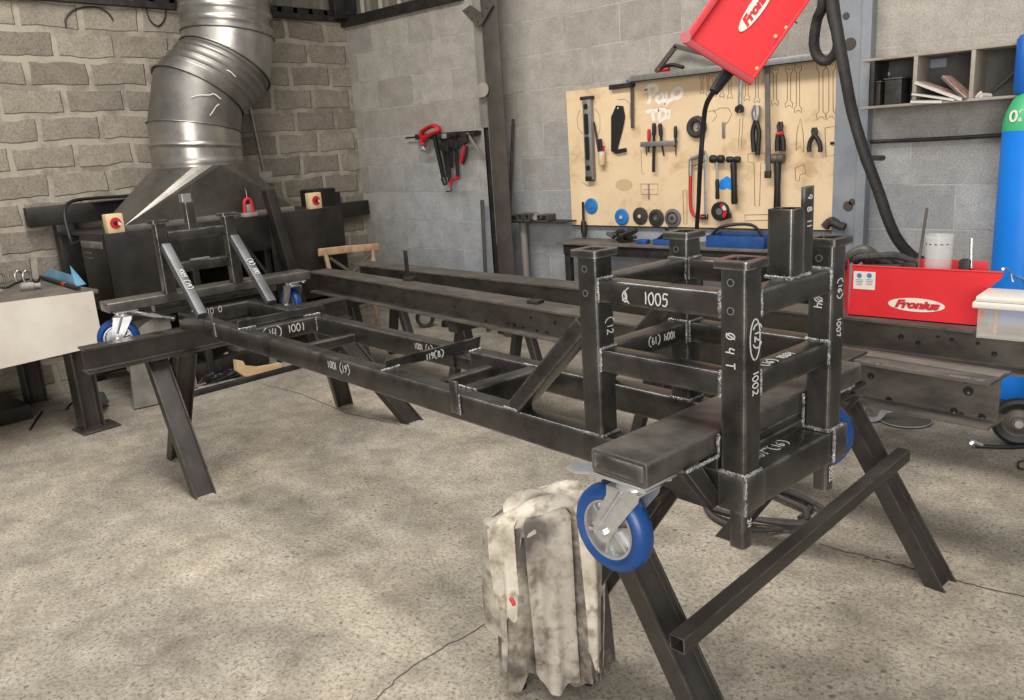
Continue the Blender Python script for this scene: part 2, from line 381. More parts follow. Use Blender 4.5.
# strokes: hand lettering drawn as thin ribbons. glyph units: x 0-.6, y 0-1
G = {'0': [[(.3, 1), (.08, .8), (.03, .4), (.2, .03), (.45, .1), (.56, .5), (.45, .9), (.3, 1)]],
     '1': [[(.25, 1), (.28, .5), (.25, 0)]], '2': [[(.05, .8), (.25, 1), (.5, .8), (.35, .4), (.05, .05), (.3, .1), (.6, .02)]],
     '4': [[(.15, 1), (.05, .5), (.3, .4), (.55, .5)], [(.5, .9), (.48, .5), (.45, 0)]], '5': [[(.6, 1), (.2, .98), (.12, .6), (.4, .6), (.5, .3), (.3, .02), (.02, .08)]],
     '6': [[(.5, 1), (.15, .6), (.1, .2), (.3, 0), (.5, .2), (.35, .45), (.12, .3)]], '7': [[(.05, .95), (.5, 1), (.3, .5), (.2, 0)]],
     '8': [[(.3, .55), (.08, .8), (.3, 1), (.5, .8), (.3, .55), (.05, .25), (.3, 0), (.55, .25), (.3, .55)]], '9': [[(.5, .7), (.3, .5), (.1, .7), (.3, 1), (.5, .85), (.48, .4), (.35, 0)]],
     'T': [[(0, .95), (.6, 1)], [(.3, 1), (.32, 0)]], 'O': [[(.3, 1), (.05, .7), (.05, .3), (.3, 0), (.55, .3), (.55, .7), (.3, 1)], [(.05, 0), (.55, 1)]],
     '(': [[(.55, 1.25), (.15, .9), (.05, .5), (.2, 0), (.55, -.25)]], ')': [[(.05, 1.25), (.45, .9), (.55, .5), (.4, 0), (.05, -.25)]], ' ': [], 'o': [[(.3, .75), (.05, .5), (.1, .15), (.35, .05), (.55, .35), (.45, .7), (.3, .75)]],
     'P': [[(.1, 0), (.15, 1)], [(.05, .9), (.4, 1.05), (.6, .75), (.4, .5), (.15, .45)]], 'Q': [[(.3, 1), (.05, .6), (.15, .1), (.4, .0), (.55, .5), (.3, 1)], [(.0, .1), (.35, .3), (.7, 0)]],
     'L': [[(.15, .9), (.1, .05), (.6, .1)]], 'D': [[(.15, 0), (.15, 1), (.5, .75), (.5, .25), (.05, 0)]], 'I': [[(.3, 1), (.3, 0)]], 'U': [[(.05, 1), (.1, .2), (.3, 0), (.5, .2), (.5, 1)]], 'K': [[(.1, 1), (.1, 0)], [(.5, 1), (.1, .5), (.55, 0)]]}
def ribbon(bm, pts, nrm, wdt, th=.0009):
    n = Vector(nrm).normalized(); P = [Vector(p) for p in pts]; L_ = []; R_ = []
    for i, p in enumerate(P):
        d = P[min(i + 1, len(P) - 1)] - P[max(i - 1, 0)]
        s = n.cross(d)
        if s.length < 1e-9: s = Vector((1, 0, 0))
        s = s.normalized() * wdt / 2; L_.append(p + s); R_.append(p - s)
    a = [bm.verts.new(q + n * th) for q in L_]; b = [bm.verts.new(q + n * th) for q in R_]
    c = [bm.verts.new(q) for q in L_]; e = [bm.verts.new(q) for q in R_]
    for i in range(len(P) - 1):
        bm.faces.new((a[i], b[i], b[i + 1], a[i + 1])); bm.faces.new((c[i], a[i], a[i + 1], c[i + 1])); bm.faces.new((b[i], e[i], e[i + 1], b[i + 1]))
def write(bm, s, org, right, up, size, wdt=.0032, adv=.72, jig=.0):
    o = Vector(org); r = Vector(right).normalized(); u = Vector(up).normalized(); n = r.cross(u); x = 0
    for ch in s:
        for st in G.get(ch, []):
            pts = catmull([o + r * (x + a) * size + u * (b + random.uniform(-jig, jig)) * size for a, b in st], 4) if len(st) > 2 else [o + r * (x + a) * size + u * b * size for a, b in st]
            ribbon(bm, [p + n * .0006 for p in pts], n, wdt)
        x += adv if ch not in '1' else adv * .75
def circle_mark(bm, c, right, up, rx, ry, wdt=.003, gap=.12):
    c = Vector(c); r = Vector(right).normalized(); u = Vector(up).normalized(); n = r.cross(u)
    ribbon(bm, [c + n * .0006 + r * rx * math.cos(gap + (2 * PI - gap) * i / 24) + u * ry * math.sin(gap + (2 * PI - gap) * i / 24) for i in range(25)], n, wdt)
def text_bm(s, size, shear=0.0, bold=.0, depth=.001):
    cu = bpy.data.curves.new('lettering', 'FONT'); cu.body = s; cu.size = size; cu.shear = shear; cu.offset = bold; cu.extrude = depth; cu.align_x = 'CENTER'; cu.align_y = 'CENTER'
    o = bpy.data.objects.new('lettering', cu); C.objects.link(o)
    dg = bpy.context.evaluated_depsgraph_get(); me = bpy.data.meshes.new_from_object(o.evaluated_get(dg))
    bm = BM(); bm.from_mesh(me); bpy.data.objects.remove(o); bpy.data.curves.remove(cu); bpy.data.meshes.remove(me)
    return bm
def basis_mat(o, x, y):
    x = Vector(x).normalized(); y = Vector(y); z = x.cross(y).normalized(); y = z.cross(x)
    M = Matrix((x, y, z)).transposed().to_4x4(); M.translation = o; return M

# ================================================================= SETTING
XW, YWL = -6.467, 5.007
bm = BM(); box(bm, -7.4, 5.5, -5.5, 5.9, -.12, 0); struct('floor', bm, floor_mat())
WL = wall_mat('rough_block_wall', .192, .425, .026, 'Y', 2.65 - .425 * 8, 2.32 - .192 * 20, (.215, .19, .155), (.315, .28, .228), (.39, .345, .28), True)
WR = wall_mat('smooth_block_wall', .2515, .485, .005, 'X', -4.395 - .485 * 10, 1.909 - .2515 * 20, (.33, .305, .272), (.41, .385, .345), (.47, .44, .39), False, True)
bm = BM(); box(bm, XW - .22, XW, -2.5, YWL + .22, 0, 2.70); struct('wall_left', bm, WL)
bm = BM(); box(bm, XW, 2.2, YWL, YWL + .22, 0, 2.70)
box(bm, -4.9, 2.2, YWL, YWL + .22, 2.70, 5.2); struct('wall_right', bm, WR)
# steel angle on top of the masonry, corrugated sheet above
bm = BM(); box(bm, XW - .10, XW + .05, -2.5, YWL, 2.70, 2.745, .004); box(bm, XW - .02, XW + .03, -2.5, YWL, 2.745, 2.80, .004)
box(bm, XW, -4.9, YWL - .05, YWL + .10, 2.66, 2.70, .004); box(bm, XW, -4.9, YWL - .03, YWL + .02, 2.70, 2.745, .004); struct('trim_1', bm, DARK)
CLAD = mat('ribbed_cladding', (.14, .125, .10), .6, .3, .1, 4, (.22, .20, .165), stretch=(1, 1, .3))
LITE = mat('translucent_rib', (.44, .39, .32), .5)
def ribs(bm, along, a0, a1, fixed, inward, z0, z1, pitch=.16):
    a = a0
    while a < a1:
        prof = [(a, 0), (a + .05, 0), (a + .065, .03), (a + .105, .03), (a + .12, 0), (a + pitch, 0)]
        for (s0, h0), (s1, h1) in zip(prof, prof[1:]):
            pts = []
            for s, h, z in ((s0, h0, z0), (s1, h1, z0), (s1, h1, z1), (s0, h0, z1)):
                pts.append((fixed + inward * h, s, z) if along == 'y' else (s, fixed + inward * h, z))
            bm.faces.new([bm.verts.new(p) for p in pts])
        a += pitch
bm = BM(); ribs(bm, 'y', -2.5, YWL, XW + .0, 1, 2.74, 5.2); box(bm, XW - .05, XW - .005, -2.5, YWL, 2.74, 5.2); struct('wall_left', bm, CLAD)
bm = BM(); ribs(bm, 'x', XW, -4.95, YWL + .02, -1, 2.70, 5.2, .25); box(bm, XW, -4.9, YWL + .03, YWL + .10, 2.70, 5.2); struct('wall_right', bm, CLAD)
bm = BM()
for k in range(6): box(bm, XW + .035 + .25 * k, XW + .070 + .25 * k, YWL - .025, YWL - .008, 2.745, 5.2)
struct('trim_2', bm, LITE)
bm = BM(); box(bm, XW + .0, XW + .09, YWL - .16, YWL - .03, 2.72, 5.2, .005); box(bm, XW + .09, XW + .22, YWL - .05, YWL - .03, 2.75, 5.2, .004); struct('trim_3', bm, DARK)
# dangling cobweb-like wires under the angle on the left wall
def solo_hose(name, pts, r, mt, label, cat, seg=8, group=None, **k):
    bm = BM(); hose(bm, pts, r, seg, **k); return solo(name, bm, mt, label, cat, pts[0], group)
def wl(px, py, off=.01): return at(px, py, 0, XW + off)
def wr(px, py, off=.01): return at(px, py, 1, YWL - off)
solo_hose('dangling_wire', [wl(66, 27), wl(66, 18), wl(76, 9), wl(96, 7), wl(108, 13), wl(113, 20)], .006, DARK, 'thin dark wire looping on the rough wall left of the duct', 'wire')
solo_hose('dangling_wire', [wl(146, 8), wl(150, 20), wl(158, 26), wl(164, 20), wl(166, 10)], .006, DARK, 'thin dark wire hanging in a loop beside the duct top', 'wire')
# pilaster between board and shelf, with its grey-blue paint
PIL = mat('blue_grey_painted_pilaster', (.17, .19, .225), .6, 0, .1, 3, (.30, .31, .32), .1, 30, lo=.3, hi=.7)
bm = BM(); box(bm, -1.90, -1.755, YWL - .05, YWL, 0, 5.2, .003); box(bm, -1.755, -1.70, YWL - .085, YWL, 0, 5.2, .004)
struct('trim_4', bm, PIL)
STAIN = mat('rust_stain', (.07, .055, .045), .8)
bm = BM()
for px, py, r in ((850, 44, .035), (848, 206, .03), (852, 202, .02), (846, 16, .02), (868, 158, .02)):
    p = at(px, py, 1, YWL - .052); lathe(bm, [(r, 0), (r * .9, .004)], p, (0, -1, 0), 12)
struct('trim_5', bm, STAIN)
# dark mark of the block joint pipe on the right wall
bm = BM(); hose(bm, [wr(867, 142, .03), wr(935, 139, .03), wr(1005, 135, .03), wr(1060, 132, .03)], .011, 10, 4)
solo('wall_pipe', bm, DARK, 'thin black pipe running along the wall below the compartment shelf', 'pipe', wr(867, 142, .03))
bm = BM(); cyl(bm, at(862, 158, 1, YWL - .05), at(883, 158, 1, YWL - .33), .014, 12)
solo('wall_peg', bm, DARK, 'short black bar peg sticking out of the blue-grey pilaster', 'peg', at(862, 158, 1, YWL - .05))
# floor joints
def crack(name, pts, wd=.008):
    bm = BM(); P = catmull(pts, 10); P = [p + Vector((random.uniform(-1, 1) * .006, random.uniform(-1, 1) * .006, 0)) for p in P]
    for i, p in enumerate(P): p.z = .0012
    ribbon(bm, P, (0, 0, 1), wd, .0004); o = struct(name, bm, DUST)
fl = lambda x, y: at(x, y, 2, 0.0)
crack('trim_6', [fl(360, 712), fl(420, 662), fl(487, 624), fl(520, 600), fl(560, 575)], .004)
crack('trim_7', [fl(820, 545), fl(870, 558), fl(918, 570), fl(960, 582), fl(1030, 598)], .006)
crack('trim_8', [fl(262, 384), fl(300, 394), fl(345, 412), fl(400, 425)], .006)

# ================================================================= WELDED FRAME (its own axes: X along the rails, Y across)
FB = Matrix.Rotation(-(0.8553 - 0.7473), 4, 'Z')
fr = thing('machine_frame', 'long welded dark steel tube frame with caged end, on two A-frame trestles', 'steel frame', (-2.6, 1.57, .66), 0, basis=FB)
YA, YB = 1.40, 1.745            # rail centre lines
ZT = .83
def shspart(name, p0, p1, w, h, parent=None, mt=STEEL, up=(0, 0, 1), r=.007, wall=0, label=None):
    bm = BM(); shs(bm, p0, p1, w, h, up, r, wall); return part(fr, name, bm, mt, parent, label)
near = shspart('rail', (-4.06, YA, .79), (-.93, YA, .79), .06, .08)
shspart('rail', (-4.06, YB, .79), (-2.30, YB, .79), .06, .08)
shspart('rail', (-2.20, YB, .79), (-.93, YB, .79), .06, .08)
shspart('rail_splice', (-2.32, YB, .775), (-2.18, YB, .775), .045, .05)
# cross members between the rails
shspart('cross_member', (-3.33, YA + .03, .795), (-3.33, YB - .03, .795), .05, .07)
shspart('cross_member', (-3.0, YA + .03, .772), (-3.0, YB - .03, .772), .04, .04)
shspart('cross_member', (-1.86, YA + .03, .792), (-1.86, YB - .03, .792), .06, .075)
shspart('cross_member', (-2.10, YA + .03, .775), (-2.10, YB - .03, .775), .04, .04)
# angle on top of the third cross member, flat bar across the break
bm = BM(); plate(bm, [(-3.372, YA - .02, ZT), (-3.372, YB + .05, ZT), (-3.372, YB + .05, ZT + .036), (-3.372, YA - .02, ZT + .036)], .006, (1, 0, 0))
box(bm, -3.41, -3.372, YA - .02, YB + .05, ZT, ZT + .005); part(fr, 'angle_bar', bm, STEEL)
bm = BM(); plate(bm, [(-2.25, YA - .003, ZT + .001), (-2.25, YB - .00, ZT - .012), (-2.25, YB + .055, ZT - .014), (-2.25, YB + .065, ZT + .028), (-2.25, YA - .003, ZT + .030)], .006, (1, 0, 0))
part(fr, 'flat_bar', bm, STEEL)
def tab(x):
    bm = BM(); box(bm, x - .018, x + .018, YA - .040, YA - .030, .772, .872, .003); return part(fr, 'bent_tab', bm, STEEL)
tab(-3.62); tab(-1.84)
# ---- caged end
XL, XF = -1.292, -.90           # post centre lines
PY0, PY1 = 1.395, 1.74
def collar(x, y, z):
    bm = BM(); s = .045
    shs(bm, (x, y, z), (x, y, z + .016), .085, .085, (0, 1, 0), .013, .018)
    return part(fr, 'collar', bm, STEEL)
def post(x, y, z0, z1, w=.06, holes=True):
    bm = BM(); shs(bm, (x, y, z0), (x, y, z1), w, w, (0, 1, 0), .008, .004); p = part(fr, 'post', bm, STEEL)
    if holes:
        for z in (z1 - .028, z1 - .085):
            bm = BM(); lathe(bm, [(.0062, 0), (.0062, .0010)], (x - .004, y - w / 2, z), (0, -1, 0), 14); part(fr, 'drilled_hole', bm, BLACK, p)
            q = [Vector((x - .004 + .0072 * math.cos(a * PI / 8), y - w / 2, z + .0072 * math.sin(a * PI / 8))) for a in range(17)]
            bm = BM(); ribbon(bm, q, (0, -1, 0), .0018, .0014); part(fr, 'hole_rim', bm, BRIGHT, p)
    return p
for x, y, z0 in ((XL, PY0, ZT), (XF, PY0, ZT), (XF, PY1, ZT), (XL, PY1, ZT)):
    post(x, y, z0, 1.265); collar(x, y, 1.265)
for zc, hh in ((1.187, .054), (1.021, .054)):
    shspart('cage_crossbar', (XL + .03, PY0, zc), (XF - .03, PY0, zc), .052, hh)
    shspart('cage_crossbar', (XL + .03, PY1, zc), (XF - .03, PY1, zc), .052, hh)
    shspart('cage_crossbar', (XL, PY0 + .03, zc), (XL, PY1 - .03, zc), .052, hh)
    shspart('cage_crossbar', (XF, PY0 + .03, zc), (XF, PY1 - .03, zc), .052, hh)
# base tube under the front pair of posts, capped corner blocks and the stub feet
shspart('base_tube', (XF, PY0 - .03, .79), (XF, PY1 + .055, .79), .064, .08)
bm = BM(); box(bm, XF - .034, XF + .034, PY0 - .034, PY0 + .045, .750, .832, .004); part(fr, 'corner_block', bm, STEEL)
bm = BM(); box(bm, XF - .034, XF + .034, PY1 - .012, PY1 + .058, .750, .832, .004); part(fr, 'corner_block', bm, STEEL)
shspart('stub_foot', (XF + .010, PY0 - .013, .668), (XF + .010, PY0 - .013, .75), .036, .036, up=(0, 1, 0), wall=.004)
shspart('stub_foot', (XF + .010, PY1 - .010, .68), (XF + .010, PY1 - .010, .75), .036, .036, up=(0, 1, 0), wall=.004)
# wide slab outriggers
def slab(x0, x1, y0, y1, z0, z1, mt):
    bm = BM(); yc = (x0 + x1) / 2
    prism(bm, rrect(x1 - x0, z1 - z0, .007), (yc, y0, (z0 + z1) / 2), (yc, y1, (z0 + z1) / 2))
    o = part(fr, 'outrigger', bm, mt)
    for yy, s in ((y0, -1), (y1, 1)):
        bm = BM(); box(bm, x0 + .008, x1 - .008, yy - .002, yy + .002, z0 + .008, z1 - .008, .002); part(fr, 'end_cap', bm, STEEL, o)
    return o
slab(-1.083, -.940, 1.138, 2.012, .868, .918, SLAB)
bm = BM(); shs(bm, (-.965, 1.37, .849), (-.965, 1.80, .849), .05, .042, r=.004); part(fr, 'spacer_tube', bm, STEEL)
bm = BM(); box(bm, -.958, -.932, 1.47, 1.71, ZT, ZT + .022, .003); part(fr, 'weld_strip', bm, STEEL)
slab(-4.29, -4.150, 1.087, 2.15, .868, .915, SLAB)
shspart('spacer_tube', (-4.19, 1.30, .851), (-4.19, 1.95, .851), .05, .034)
shspart('spacer_tube', (-4.05, YA - .02, .79), (-4.05, YB + .03, .79), .05, .078)
# gusset under slab beside the near post
bm = BM(); plate(bm, [(-.935, 1.245, .866), (-.935, 1.300, .872), (-.935, 1.372, .775), (-.935, 1.372, .752), (-.935, 1.340, .752)], .008, (1, 0, 0))
plate(bm, [(-.935, 1.245, .866), (-1.02, 1.245, .866), (-1.02, 1.340, .752), (-.935, 1.340, .752)], .006, (0, -1, -1)); part(fr, 'gusset', bm, STEEL)
bm = BM(); shs(bm, (-4.19, 1.18, .86), (-4.08, 1.36, .80), .05, .02, r=.003); part(fr, 'gusset', bm, STEEL)
# diagonal struts up to the cage
shspart('diagonal_strut', (-1.60, YA, .832), (-1.325, YA, 1.10), .055, .045)
shspart('diagonal_strut', (-1.60, YB, .832), (-1.325, YB, 1.10), .055, .045)
# extra verticals: stub tube with flat on top crossbar
shspart('stub_post', (-.914, 1.583, 1.214), (-.914, 1.583, 1.360), .060, .050, up=(0, 1, 0), wall=.004)
bm = BM(); box(bm, -.895, -.887, 1.609, 1.650, 1.214, 1.402, .001); part(fr, 'flat_upright', bm, STEEL)
# ---- far (left) end: two posts, crossbars, braces
XP = -4.168
for y in (1.385, 1.735):
    post(XP, y, .915, 1.262, .056, False); collar(XP, y, 1.262)
for zc in (1.192, 1.035): shspart('cage_crossbar', (XP, 1.415, zc), (XP, 1.705, zc), .050, .05)
bm = BM(); box(bm, XP + .03, XP + .034, 1.50, 1.60, 1.063, 1.073, .001); part(fr, 'welded_clip', bm, BRIGHT)
shspart('stub_post', (XP, 1.545, 1.217), (XP, 1.545, 1.352), .05, .05, up=(0, 1, 0), wall=.004)
bm = BM(); shs(bm, (XP, 1.535, 1.352), (XP, 1.535, 1.392), .048, .048, (0, 1, 0), .004, .003); part(fr, 'flat_upright', bm, BRIGHT)
BRACE = mat('ground_steel_brace', (.085, .085, .088), .45, .5, .08, 10, (.14, .14, .145))
for y in (1.392, 1.742):
    bm = BM(); prism(bm, rrect(.046, .040, .005), (XP + .03, y, 1.150), (-3.80, y, .838)); o = part(fr, 'brace', bm, BRACE, label='bright ground flat brace')
# welds
bm = BM()
W_ = []
def wsq(x, y, z, s=.031):
    W_.extend([((x - s, y - s, z), (x + s, y - s, z)), ((x + s, y - s, z), (x + s, y + s, z))])
wsq(XL, PY0, ZT + .003); wsq(XF, PY0, ZT + .005); wsq(XF, PY1, ZT + .005); wsq(XL, PY1, ZT + .003)
for zc in (1.187, 1.021):
    for x, y in ((XL, PY0), (XF, PY0), (XF, PY1), (XL, PY1)):
        sx = 1 if x == XL else -1; sy = 1 if y == PY0 else -1
        for (wx, wy, dx, dy) in ((x + sx * .032, y, 0, .026), (x, y + sy * .032, .026, 0)):
            W_.append(((wx - dx, wy - dy, zc + .028), (wx + dx, wy + dy, zc + .028)))
            W_.append(((wx + dx, wy - dy, zc - .024), (wx + dx, wy - dy, zc + .024)))
W_ += [((XF + .034, PY0 - .034, .752), (XF + .034, PY0 - .034, .83)), ((XF + .036, PY1 - .012, .755), (XF + .036, PY1 - .012, .83)), ((-.932, PY0 - .032, .872), (-.932, PY0 - .032, .913)),
       ((-.932, PY1 - .032, .84), (-.932, PY1 - .032, .913)), ((-.93, 1.25, .868), (-.93, 1.36, .868)), ((-.93, 1.371, .76), (-.93, 1.371, .80)), ((-2.25, YA - .02, ZT), (-2.25, YA + .05, ZT + .002)), ((-2.20, YB - .03, ZT), (-2.20, YB + .02, ZT)),
       ((-3.355, YA - .025, ZT + .002), (-3.355, YA + .05, ZT + .002)), ((-3.355, YB - .06, ZT + .002), (-3.355, YB + .02, ZT + .002)), ((-3.304, YB - .03, .77), (-3.304, YB - .03, .825)),
       ((-1.63, YA - .028, ZT + .002), (-1.575, YA - .03, ZT + .002)), ((-1.91, YB - .032, ZT), (-1.82, YB - .032, ZT)), ((-1.90, YA + .03, ZT), (-1.82, YA + .03, ZT)), ((-1.075, 1.775, .845), (-1.02, 1.775, .845)),
       ((-.944, 1.557, 1.216), (-.884, 1.557, 1.216)), ((-.883, 1.557, 1.216), (-.883, 1.63, 1.216)), ((-1.82, YA - .034, .772), (-1.82, YA - .034, .83)), ((-3.6, YA - .034, .772), (-3.6, YA - .034, .83))]
for a, b in W_:
    bm = BM(); weld(bm, a, b, .0048); part(fr, 'weld_bead', bm, WELD)
# chalk marks
def chalk(s, org, right, up, size, wdt=.0032, circ=None, jig=.04):
    bm = BM(); write(bm, s, org, right, up, size, wdt, jig=jig)
    if circ: circle_mark(bm, circ[0], right, up, circ[1], circ[2], wdt)
    part(fr, 'chalk_mark', bm, CHALK)
yf = PY0 - .0262
chalk('Q', (XL + .105, yf, 1.172), (1, 0, 0), (0, 0, 1), .024, .003); chalk('(', (XL + .112, yf, 1.175), (1, 0, 0), (0, 0, 1), .024, .002)
chalk('1005', (XL + .165, yf, 1.172), (1, 0, 0), (0, 0, 1), .026, .003)
yp = PY0 - .0305; xp = XF + .0305
chalk('O 4 T', (XF - .014, yp, 1.135), (0, 0, -1), (1, 0, 0), .021, .0024, None)
chalk('(12)', (xp, PY0 + .0, 1.152), (0, 0, -1), (0, 1, 0), .020, .0032); bm = BM(); circle_mark(bm, (xp, PY0 + .002, 1.12), (0, 0, -1), (0, 1, 0), .042, .018, .003); part(fr, 'chalk_mark', bm, CHALK)
chalk('1002', (xp, PY0 - .006, 1.055), (0, 0, -1), (0, 1, 0), .020, .0028)
chalk('O4', (XF - .012, PY1 - .0305, 1.15), (0, 0, -1), (1, 0, 0), .020, .0026)
chalk('(16)', (xp, PY1 - .008, 1.19), (0, 0, -1), (0, 1, 0), .018, .0028); chalk('1007', (xp, PY1 - .008, 1.10), (0, 0, -1), (0, 1, 0), .018, .0026)
chalk('(12', (XL + .0305, PY0 - .0, 1.12), (0, 0, -1), (0, 1, 0), .022, .0022)
chalk('1004 (19)', (XL + .0262, 1.66, 1.035), (0, -1, 0), (0, 0, -1), .018, .0026)
chalk('(16) 1004', (XF + .02, 1.455, 1.0495), (0, 1, 0), (-1, 0, 0), .020, .0024)
chalk('119', (-1.05, 1.33, .9155), (.3, 1, 0), (-1, .3, 0), .035, .0016); bm = BM(); circle_mark(bm, (-1.03, 1.37, .9155), (.15, 1, 0), (-1, .15, 0), .065, .030, .0016); part(fr, 'chalk_mark', bm, CHALK)
chalk('1007 (16)', (XF - .006, 1.46, .8305), (0, 1, 0), (-1, 0, 0), .024, .0022)
chalk('(61) 1001', (-2.44, YA - .0305, .815), (-1, 0, 0), (0, 0, -1), .026, .0028)
chalk('(9) 1001', (-2.42, YB - .0305, .815), (-1, 0, 0), (0, 0, -1), .022, .0028)
chalk('119(8)', (-2.2495, YA + .16, ZT - .004), (0, 1, 0), (0, 0, 1), .020, .003)
chalk('(14) 1001', (-3.304, YA + .055, .783), (0, 1, 0), (0, 0, 1), .034, .0042)
chalk('1030', (-4.024, 1.50, .80), (0, 1, 0), (0, 0, 1), .03, .0032); chalk('9504', (-4.024, 1.42, .835), (0, 1, 0), (0, 0, -1), .026, .004)
for y, s in ((1.392, '1005 (19)'), (1.742, '(8) 1003')):
    d = Vector((-3.80 - XP - .03, 0, .838 - 1.148)).normalized(); n = Vector((-d.z, 0, d.x)); c = Vector((XP + .03, y, 1.148)).lerp(Vector((-3.80, y, .838)), .38) + n * .023
    chalk(s, c - Vector((0, .008, 0)), d, (0, 1, 0), .022, .0034)
chalk('9 8 11', (-.8865, 1.620, 1.385), (0, 0, -1), (0, 1, 0), .018, .0026)
chalk('5002', (XF + .0285, PY1 - .016, .742), (0, 0, -1), (0, 1, 0), .014, .0024); chalk('24', (XF + .0285, PY0 - .018, .735), (0, 0, -1), (0, 1, 0), .014, .0022)
# ---- casters
def caster(cx, cy, zp, wx=-.04, rot=0):
    X_ = Matrix.Translation((cx, cy, 0)) @ Matrix.Rotation(rot, 4, 'Z') @ Matrix.Translation((-cx, -cy, 0))
    """top plate under zp, wheel axis along Y"""
    bm = BM(); box(bm, cx - .068, cx + .068, cy - .052, cy + .052, zp - .006, zp, .001)
    lathe(bm, [(.036, -.012), (.042, -.004), (.042, 0)], (cx, cy, zp - .008), (0, 0, 1), 24)
    lathe(bm, [(.030, -.014), (.038, -.008), (.038, 0)], (cx, cy, zp - .018), (0, 0, 1), 24)
    for sx in (-1, 1):
        for sy in (-1, 1): lathe(bm, [(.009, -.007), (.009, 0)], (cx + sx * .055, cy + sy * .04, zp - .006), (0, 0, 1), 6)
    root = part(fr, 'caster', bm, ZINC, label='zinc swivel caster housing with blue wheel')
    wz = zp - .139; wc = Vector((cx + wx, cy, wz))
    bm = BM()
    for s in (-1, 1):
        y = cy + s * .034
        plate(bm, [(cx - .045, y, zp - .028), (cx + .040, y, zp - .028), (cx + .036, y, zp - .045), (wc.x + .026, y, wz + .006), (wc.x + .016, y, wz - .018), (wc.x, y, wz - .024), (wc.x - .016, y, wz - .018), (wc.x - .028, y, wz + .01), (cx - .048, y, zp - .05)], .003, (0, s, 0))
        # pressed rib down the leg
        hose(bm, [(cx - .004, y, zp - .03), (wc.x + .002, y, wz + .03)], .006, 8, 0)
    box(bm, cx - .046, cx + .042, cy - .037, cy + .037, zp - .032, zp - .026, .003)
    bm.transform(X_); part(fr, 'fork', bm, ZINC, root)
    bm = BM(); cyl(bm, (wc.x, cy - .046, wz), (wc.x, cy + .046, wz), .006, 10)
    for s in (-1, 1): lathe(bm, [(.011, 0), (.011, .008), (.006, .010)], (wc.x, cy + s * .034, wz), (0, s, 0), 6)
    bm.transform(X_); part(fr, 'axle_bolt', bm, ZINC, root)
    bm = BM(); lathe(bm, [(.066, -.020), (.078, -.026), (.088, -.023), (.096, -.014), (.099, 0), (.096, .014), (.088, .023), (.078, .026), (.066, .020), (.066, -.020)], wc, (0, 1, 0), 48, False)
    bm.transform(X_); part(fr, 'tyre', bm, BLUE, root)
    bm = BM(); lathe(bm, [(.0665, -.021), (.061, -.021), (.058, -.012), (.058, .012), (.061, .021), (.0665, .021), (.0665, -.021)], wc, (0, 1, 0), 40, False)
    lathe(bm, [(.018, -.022), (.018, .022)], wc, (0, 1, 0), 20)
    lathe(bm, [(.059, -.003), (.059, .003)], wc, (0, 1, 0), 40)
    for k in range(6):
        a = k * PI / 3 + .3; d = Vector((math.cos(a), 0, math.sin(a)))
        shs(bm, wc + d * .014, wc + d * .059, .030, .007, up=d.cross(Vector((0, 1, 0))), r=.001)
    bm.transform(X_); part(fr, 'wheel_rim', bm, RIM, root)
    return root, wc
r1, w1 = caster(-1.012, 1.185, .866, -.060)
bm = BM(); plate(bm, [(-1.08, 1.165, .856), (-1.110, 1.115, .866), (-1.130, 1.11, .872), (-1.145, 1.145, .870), (-1.125, 1.185, .860), (-1.06, 1.23, .852)], .006, (0, 0, 1)); part(fr, 'brake_lever', bm, ZINC, r1)
caster(-1.012, 1.940, .866, -.01, rot=.75)
r3, w3 = caster(-4.215, 1.165, .866, rot=1.15); caster(-4.215, 2.07, .866)
bm = BM(); plate(bm, [(-4.16, 1.21, .85), (-4.02, 1.24, .842), (-3.99, 1.27, .838), (-4.05, 1.28, .838), (-4.17, 1.27, .84)], .006, (0, 0, 1)); part(fr, 'brake_lever', bm, ZINC, r3)

# ================================================================= TRESTLES
def trestle(label, xc, y0, y1, zt, legs, hb=.12, wb=.10, brace=None):
    t = thing('trestle', label, 'trestle', (xc, (y0 + y1) / 2, 0), basis=FB)
    bm = BM(); ibeam(bm, (xc, y0, zt - hb / 2), (xc, y1, zt - hb / 2), wb, hb); part(t, 'top_beam', bm, TREST)
    for x0, xb, y, yb in legs:
        bm = BM(); p0 = Vector((x0, y, zt - hb)); p1 = Vector((xb, yb, 0)); d = (p1 - p0).normalized()
        k = 1 if xb > x0 else -1; prof = [(-.049, -.0275), (.049, -.0275), (.049, .0275), (.042, .0275), (.042, .008), (-.042, .008), (-.042, .0275), (-.049, .0275)]; prof = [(a, -b) for a, b in prof][::-1]
        prism(bm, prof, p0, p1, Vector((0, 1, 0)).cross(d), cut0=(p0, (0, 0, 1)), cut1=(p1, (0, 0, 1)))
        part(t, 'leg', bm, TREST)
    return t
zt = .75
ta = trestle('dark steel A-frame trestle under the far left end of the frame', -4.05, .91, 2.30, zt, [(-4.10, -3.735, 1.24, 1.24), (-3.985, -4.365, 1.345, 1.345), (-4.125, -3.80, 2.20, 2.50), (-3.985, -4.43, 2.10, 2.42)])
tb = trestle('dark steel A-frame trestle with a brace tube under the caged end', -1.30, 1.40, 2.72, zt, [(-1.335, -.945, 1.45, 1.45), (-1.235, -1.655, 1.553, 1.553), (-1.33, -.935, 2.65, 2.65), (-1.235, -1.66, 2.54, 2.50)])
bm = BM(); shs(bm, (-1.050, 1.365, .362), (-1.082, 2.655, .430), .042, .042, r=.003, wall=.003); part(tb, 'brace_tube', bm, TREST)

